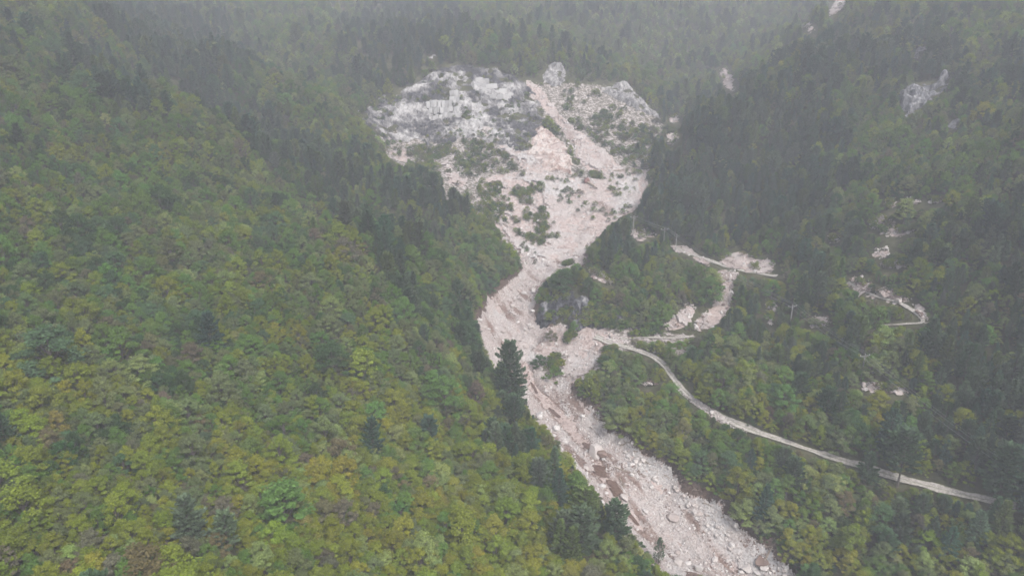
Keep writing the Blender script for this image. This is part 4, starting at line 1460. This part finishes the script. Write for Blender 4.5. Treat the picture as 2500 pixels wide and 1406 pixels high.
# thin the wood where pines stand so crowns do not merge into a carpet
drop = is_pine & (RNG.random(n) < .42)
x, y, z, u, v, dd, scr, is_pine, hgt, big = (a[~drop] for a in (x, y, z, u, v, dd, scr, is_pine, hgt, big))
rad = np.where(is_pine, hgt * .24, hgt * .36)
for f in (.7, .7, .7):
    b = hides(x, y, z, hgt, rad)
    hgt = np.where(b, hgt * f, hgt)
    rad = np.where(b, rad * f, rad)
b = hides(x, y, z, hgt, rad)
ok = ~b & (hgt > .9)
x, y, z, u, v, dd, scr, is_pine, hgt, rad, big = (a[ok] for a in (x, y, z, u, v, dd, scr, is_pine, hgt, rad, big))
n = len(x)
# tones: patchy, greener and greyer upslope, yellowest in the near bottom
patch = fbm(x / 11, y / 11, 3, 2)
wts = np.zeros((n, len(TN)))
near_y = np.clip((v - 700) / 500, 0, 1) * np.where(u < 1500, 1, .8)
def setw(name, w):
    wts[:, TN.index(name)] = np.maximum(w, 0.001)
setw('olive', .9 + .9 * near_y + .6 * patch)
setw('green', .9 - .2 * near_y - .4 * patch)
setw('dark', .45 - .25 * near_y - .3 * patch)
setw('greyish', 1.0 - .35 * near_y)
setw('lime', .35 + .1 * near_y)
setw('yellow', .12 + 1.0 * near_y + .4 * patch)
setw('rusty', .05 + .05 * near_y)
setw('purplish', .16 - .06 * near_y)
setw('golden', .008 + .012 * near_y)
setw('emerald', .2 - .05 * near_y)
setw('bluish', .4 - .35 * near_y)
RANK = dict(dark=.1, bluish=.15, green=.32, emerald=.42, greyish=.45, olive=.6, purplish=.55, lime=.72, rusty=.8, yellow=.88, golden=.92)
bh_, ft_ = crest_band(u, v)  # crest shade and light go into the crown tones
tgt = np.clip(.36 + .21 * near_y - .45 * bh_ + .14 * ft_ + .12 * np.clip((260 - v) / 120, 0, 1) * (u > 1000) + .30 * fbm(x / 8, y / 8, 5, 2) + RNG.normal(0, .12, n), 0, 1)  # far slope's haze also put into the colour as paler crowns
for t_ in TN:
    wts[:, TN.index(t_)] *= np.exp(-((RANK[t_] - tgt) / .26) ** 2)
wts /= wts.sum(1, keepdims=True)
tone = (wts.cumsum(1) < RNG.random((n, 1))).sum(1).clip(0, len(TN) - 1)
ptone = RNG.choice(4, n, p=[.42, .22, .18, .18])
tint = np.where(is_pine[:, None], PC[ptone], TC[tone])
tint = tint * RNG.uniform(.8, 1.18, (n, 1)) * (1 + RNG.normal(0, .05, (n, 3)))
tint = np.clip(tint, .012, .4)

# picked single trees from the photograph: (u foot, v foot, height m, kind, tone, width, label)
SPECIAL = [
 (1246,1000,17.5,'pine','dark',1.55,"tall dense dark green conifer standing alone on the channel's left bank"),
 (1256,1052,8.5,'pine','dark',1.15,"slim pine with a bare lower trunk in front of the dense conifer"),
 (1608,1362,6.2,'sapling','dark',.8,"bare scraggy sapling on the left bank against the pale lower channel"),
 (1500,1330,9.5,'pine','dark',1.2,"dark pine leaning over the left bank above the bare sapling"),
 (1425,1300,9.0,'pine','mossy',1.3,"bushy dark pine just left of the pine leaning over the bank"),
 (700,1300,8.2,'broad','emerald',1.25,"large bright green round tree low on the near left slope"),
 (815,925,8.0,'broad','dark',1.25,"large dark green spreading tree in the middle of the left slope"),
 (135,930,9.0,'broad','bluish',1.3,"large dark bluish tree near the left edge of the near slope"),
 (305,900,7.5,'broad','green',1.2,"rounded mid green tree right of the large bluish tree"),
 (350,950,5.6,'broad','lime',1.15,"pale lime tree standing out among dark neighbours on the left slope"),
 (150,1075,5.0,'broad','golden',1.0,"golden yellow tree on the near left slope"),
 (130,1125,4.8,'broad','rusty',1.0,"pinkish rusty tree just below the golden yellow tree"),
 (470,1330,7.5,'pine','greyish',1.4,"grey green pine among broadleaves low on the left slope"),
 (400,540,8.5,'broad','dark',1.3,"big dark layered tree in the middle of the upper left slope"),
 (890,560,7.5,'broad','dark',1.2,"dark round tree below the light patch on the left spur"),
 (370,720,8.0,'broad','green',1.25,"broad mid green tree high on the left slope"),
 (640,720,5.0,'broad','rusty',1.1,"rusty pink tree in the upper middle of the left slope"),
 (1400,820,4.2,'broad','emerald',1.15,"bright green bush tree standing alone on the rubble pad"),
 (1378,715,6.5,'broad','dark',1.2,"dark tree on the knoll tip above the narrow channel bend"),
 (2205,545,6.5,'broad','lime',1.1,"pale green tree beside the white patches on the upper right slope"),
 (2020,690,7.5,'pine','mossy',1.4,"conical mossy green pine above the faint upper right track"),
 (2120,930,5.0,'broad','greyish',1.2,"grey green round tree under the tilted crossarm"),
 (2190,1190,12.5,'pine','dark',1.3,"tallest dark pine beside the lower end of the track"),
 (2160,1120,11.0,'pine','bluish',1.2,"bluish pine behind the tallest pine by the track"),
 (2110,1190,7.5,'pine','dark',1.3,"stout dark pine directly below the gravel track"),
 (1910,1160,6.5,'pine','greyish',1.2,"slim grey green pine below the middle of the track"),
 (1480,900,3.2,'shrub','dark',1.2,"dark rounded bush at the edge of the rubble pad"),
 (1318,885,3.4,'shrub','dark',1.2,"left one of two dark bushes stranded on the rubble island"),
 (1352,915,3.4,'shrub','green',1.2,"right one of two dark bushes stranded on the rubble island"),
 (1345,830,2.6,'shrub','purplish',1.2,"brownish bush beside the bright green bush tree"),
  (2436,1225,12.,'pine','dark',1.3,"tall dark pine hiding the last power pole at the right edge"),
 (2465,1215,10.5,'pine','bluish',1.3,"bluish pine crowding the last power pole at the right edge"),
 (2140,1010,5.,'broad','yellow',1.1,"yellow green tree above the track's lower bend"),
]
sx, sy = hit([s[0] for s in SPECIAL], [s[1] for s in SPECIAL])
for k in range(len(SPECIAL)):   # make room for each of them
    pass
clear = np.ones(n, bool)
for k, s in enumerate(SPECIAL):
    clear &= np.hypot(x - sx[k], y - sy[k]) > min(2.6, s[2] * .3)
    # nothing right in front of its crown
    su, sv, sd = proj(sx[k], sy[k], float(gz(sx[k], sy[k])) + s[2] * .6)
    tu, tv, td = proj(x, y, z + hgt * .7)
    pxh = s[2] * F / sd * .3
    clear &= ~((np.abs(tu - su) < pxh * .9) & (np.abs(tv - sv) < pxh) & (td < sd) & (td > sd - 14))
x, y, z, u, v, dd, scr, is_pine, hgt, rad, big, tint, tone, ptone = (a[clear] for a in (x, y, z, u, v, dd, scr, is_pine, hgt, rad, big, tint, tone, ptone))
n = len(x)

def spec_tint(kind, t):
    return PINE_TONES[t] if kind in ('pine', 'sapling') else TONES[t]

def tree_thing(name, proto, loc, rz, sxy, sz_, tint_, label, category, group, crown_name='crown', trunk_name='trunk'):
    root = bpy.data.objects.new(name, None)
    root.location = loc
    root.rotation_euler = (0, 0, rz)
    root.scale = (sxy, sxy, sz_)
    root.empty_display_size = .5
    COL.objects.link(root)
    root['label'] = label
    root['category'] = category
    if group:
        root['group'] = group
    t_ = bpy.data.objects.new(trunk_name, proto.trunk)
    c_ = bpy.data.objects.new(crown_name, proto.crown)
    for o in (t_, c_):
        COL.objects.link(o)
        o.parent = root
    c_['tint'] = [float(a) for a in tint_]
    return root

SAP = Proto("sapling", pine(901, 6.0, 1.35, 12, .22, .22, .7, .36, .02), MAT['needle'], 6.0, 1.35, False)
BIGCON = Proto("conifer", pine(905, 16.0, 4.5, 30, .06, 1.5, .42, .55, .06), MAT['needle'], 16.0, 4.2, False)
for k, (uu, vv, hh, kind, t, wd, lb) in enumerate(SPECIAL):
    zz = float(gz(sx[k], sy[k]))
    c3 = np.array(spec_tint(kind, t))
    if k == 0:
        tree_thing("pine_tree", BIGCON, (sx[k], sy[k], zz), 1.0, 1, hh / 16., c3, lb, "conifer", None)
    elif kind == 'sapling':
        tree_thing("sapling", SAP, (sx[k], sy[k], zz), .4, 1, hh / 6., c3, lb, "sapling", None)
    elif kind == 'pine':
        pr = PINES[4 if 'bare lower trunk' in lb else (0, 2, 0, 2, 4, 1)[k % 6]]
        tree_thing("pine_tree", pr, (sx[k], sy[k], zz), k * 1.3, hh / 11. * wd, hh / 11., c3, lb, "pine tree", "pines of the ravine")
    elif kind == 'shrub':
        tree_thing("shrub", SHRUBS[k % 4], (sx[k], sy[k], zz), k * 1.3, hh / 2.2 * wd, hh / 2.2, c3, lb, "shrub", None, 'foliage', 'stem')
    else:
        tree_thing("broadleaf_tree", BROAD[k % 7], (sx[k], sy[k], zz), k * 1.3, hh / 6. * wd, hh / 6., c3, lb, "tree", "broadleaf trees of the ravine")

# visible ones ranked by how large they show
cu, cv_, cdd = proj(x, y, z + hgt * .7)
vis = (cu > 15) & (cu < 2485) & (cv_ > 15) & (cv_ < 1375) & (cdd < depth_at(cu, cv_) + 6)
# crowns hidden behind a nearer crown do not count: occupancy raster at 16 px
occ = {}
order = np.argsort(cdd)
front = np.zeros(n, bool)
for i in order:
    if not vis[i]:
        continue
    key = (int(cu[i] // 26), int(cv_[i] // 26))
    if occ.get(key, 0) < 1:
        front[i] = True
    occ[key] = occ.get(key, 0) + 1
showing = hgt / cdd * np.where(front, 1, .2) * vis
single = np.zeros(n, bool)
for pm, quota in ((True, 285), (False, 285)):
    idx = np.nonzero((is_pine == pm) & (showing > 0))[0]
    idx = idx[np.argsort(-showing[idx])][:quota]
    single[idx] = True

def place(uu, vv):
    if uu < 1300 and vv > 640:
        if uu > 1100:
            return "above the channel's left bank"
        if vv > 1200:
            return "at the foot of the left slope" if uu > 600 else "in the lower left corner"
        if vv > 950:
            return "low on the left slope" if uu > 600 else "low by the left edge"
        return "midway up the left slope" if uu > 450 else "midway up by the left edge"
    if uu < 1300:
        return "high on the left slope"
    if uu < 1660 and vv > 1100:
        return "along the channel's lower left bank"
    if vv < 560:
        return "on the far wooded spur"
    if uu < 1760 and vv < 800:
        return "on the knoll by the channel"
    # right side: above or below the track
    tx = np.interp(uu, [1450, 1630, 1740, 1890, 2050, 2400, 2500], [820, 905, 1010, 1070, 1120, 1220, 1240])
    if vv > tx + 5:
        if vv > 1240:
            return "near the lower right corner" if uu > 2200 else "below the track near the bottom"
        return "between track and channel" if uu < 1900 else "just below the track"
    if uu > 2250:
        return "on the right edge slope"
    return "just above the track" if vv > tx - 110 else "on the right slope under the wires"

def size_word(h, pm):
    if pm:
        return "tall" if h > 11 else ("low" if h < 7.5 else "mid")
    return "large" if h > 6.6 else ("low" if h < 4.6 else "mid")

S_IDX = np.nonzero(single)[0]
labels = {}
names = []
for i in S_IDX:
    # nearest neighbours as they stand
    q = np.hypot(cu - cu[i], cv_ - cv_[i])
    q[i] = 1e9
    q[~vis] = 1e9
    nb = np.argsort(q)[:2]
    def nm(j):
        return (PN[ptone[j]] + " pine") if is_pine[j] else (TN[tone[j]] + " tree")
    me_ = size_word(hgt[i], is_pine[i]) + " " + nm(i)
    names.append((i, me_, nm(nb[0]), nm(nb[1]), place(cu[i], cv_[i])))
from collections import Counter
def build(level, t):
    i, a, b1, b2, pl = t
    if level == 0:
        return f"{a} {pl}"
    if level == 1:
        return f"{a} beside a {b1} {pl}"
    return f"{a} between {b1} and {b2} {pl}"
level = [0] * len(names)
for L in (1, 2):
    cnt = Counter(build(level[k], names[k]) for k in range(len(names)))
    for k in range(len(names)):
        if cnt[build(level[k], names[k])] > 1:
            level[k] = L
final = [build(level[k], t) for k, t in enumerate(names)]
_cnt = Counter(final)
_tails = {f.split(" ", 1)[1] for f, c_ in _cnt.items() if c_ > 1}
for tl_ in sorted(_tails):
    ks = sorted((k for k in range(len(names)) if final[k].split(" ", 1)[1] == tl_), key=lambda k: cv_[names[k][0]])
    c_ = len(ks)
    words_ = {2: ["upper", "lower"], 3: ["upper", "middle", "lower"]}.get(c_) or ["topmost"] + [f"{w_}-highest" for w_ in ("second", "third", "fourth", "fifth", "sixth", "seventh", "eighth", "ninth", "tenth")][:c_ - 2] + ["lowest"]
    for k, w_ in zip(ks, words_):
        final[k] = w_ + " " + tl_
for k, t in enumerate(names):
    i = t[0]
    lb = final[k].replace("a olive", "an olive").replace("a emerald", "an emerald")
    rz = RNG.random() * 6.283
    if is_pine[i]:
        pr = PINES[RNG.integers(0, 5)]
        s = hgt[i] / 11.
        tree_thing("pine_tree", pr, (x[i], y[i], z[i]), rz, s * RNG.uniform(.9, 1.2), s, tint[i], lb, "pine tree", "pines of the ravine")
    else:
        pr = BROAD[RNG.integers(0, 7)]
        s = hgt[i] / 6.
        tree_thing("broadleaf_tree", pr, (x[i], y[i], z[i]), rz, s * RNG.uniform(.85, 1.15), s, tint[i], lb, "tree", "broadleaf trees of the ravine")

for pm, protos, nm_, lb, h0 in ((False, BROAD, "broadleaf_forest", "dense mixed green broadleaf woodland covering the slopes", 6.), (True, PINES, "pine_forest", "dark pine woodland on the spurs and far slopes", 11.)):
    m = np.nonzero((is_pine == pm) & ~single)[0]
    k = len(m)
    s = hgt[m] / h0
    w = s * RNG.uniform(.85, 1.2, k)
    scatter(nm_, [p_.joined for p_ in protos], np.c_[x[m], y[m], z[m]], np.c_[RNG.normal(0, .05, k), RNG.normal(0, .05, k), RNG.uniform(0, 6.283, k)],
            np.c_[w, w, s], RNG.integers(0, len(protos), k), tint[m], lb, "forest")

# undergrowth: low scrub over the quarry slope, the knoll and along the edges, and fill between the trees
up = np.concatenate([sample_in(SCRUB, 2000), sample_in(SCRUB2, 700), np.c_[RNG.uniform(-90, 140, 9000), RNG.uniform(80, 330, 9000)], sample_in(QUARRY, 900), sample_in(FAN, 500), sample_in(CLIFF, 330)] + [sample_in(q, 130 if k_ else 520) for k_, q in enumerate(ISLANDS)] + [sample_in(q, 16) for q in PATCH_W])
ux, uy = up[:, 0], up[:, 1]
uz = gz(ux, uy)
flag = np.r_[np.zeros(2000 + 700 + 9000, bool), np.ones(900 + 500 + 330 + (130 * len(ISLANDS) + 390) + 16 * len(PATCH_W), bool)]
isl = np.r_[np.zeros(2000 + 700 + 9000 + 900 + 500, bool), np.ones(330 + (130 * len(ISLANDS) + 390) + 16 * len(PATCH_W), bool)]
patchy = fbm(ux / 7, uy / 7, 4, 3)
inscr = np.arange(len(ux)) < 2700
ok = np.where(inscr, patchy > .08, True) & np.where(flag, (patchy > np.where(isl, -.25, .12)), (MB['rubble'](ux, uy) < .2) & (MB['rock'](ux, uy) < .25)) & (TDG(ux, uy) > .3)
uh = np.where(isl, 1.25, np.where(flag, 1.2, 1.7)) * RNG.uniform(.5, 1.35, len(ux))
ok &= flag | ~hides(ux, uy, uz, uh, uh * .6)
ux, uy, uz, uh, flag = (a[ok] for a in (ux, uy, uz, uh, flag))
uz = np.where(flag, uz + .45, uz)
k = len(ux)
ut = TC[RNG.choice(len(TN), k, p=np.array([.2, .15, .2, .18, .03, .06, .04, .12, .0, .02, .0]))] * RNG.uniform(.75, 1.1, (k, 1))
s = uh / 2.2
scatter("undergrowth", [p_.joined for p_ in SHRUBS], np.c_[ux, uy, uz], np.c_[np.zeros(k), np.zeros(k), RNG.uniform(0, 6.283, k)],
        np.c_[s * RNG.uniform(.9, 1.5, k), s * RNG.uniform(.9, 1.5, k), s], RNG.integers(0, 4, k), ut, "low olive and brown scrub on the broken slopes", "scrub")

# ------------------------------------------------------------------ haze
bm = bmesh.new()
bmesh.ops.create_cube(bm, size=1)
me = bpy.data.meshes.new("haze")
bm.to_mesh(me)
bm.free()
hm, nt, out = new_mat("haze_air")
pv = nt.nodes.new("ShaderNodeVolumePrincipled")
pv.inputs['Color'].default_value = (*HAZE_COLOR, 1)
pv.inputs['Density'].default_value = HAZE_DENSITY
pv.inputs['Anisotropy'].default_value = 0.0
nt.links.new(pv.outputs[0], out.inputs['Volume'])
me.materials.append(hm)
z_lo = float(Z1.min()) - 2.5
z_hi = float(Z1.max()) + 18
hz = link("haze", me, None, ((GX0 + GX1) / 2, (GY0 + GY1) / 2, (z_lo + z_hi) / 2), kind="stuff", label="thin grey mist hanging in the ravine")
hz.scale = (GX1 - GX0 + 20, GY1 - GY0 + 20, z_hi - z_lo)
print("TREES", n, "single", int(single.sum()), "labels dup", sum(1 for c in Counter(build(level[k], names[k]) for k in range(len(names))).values() if c > 1), "zrange", z_lo, z_hi)
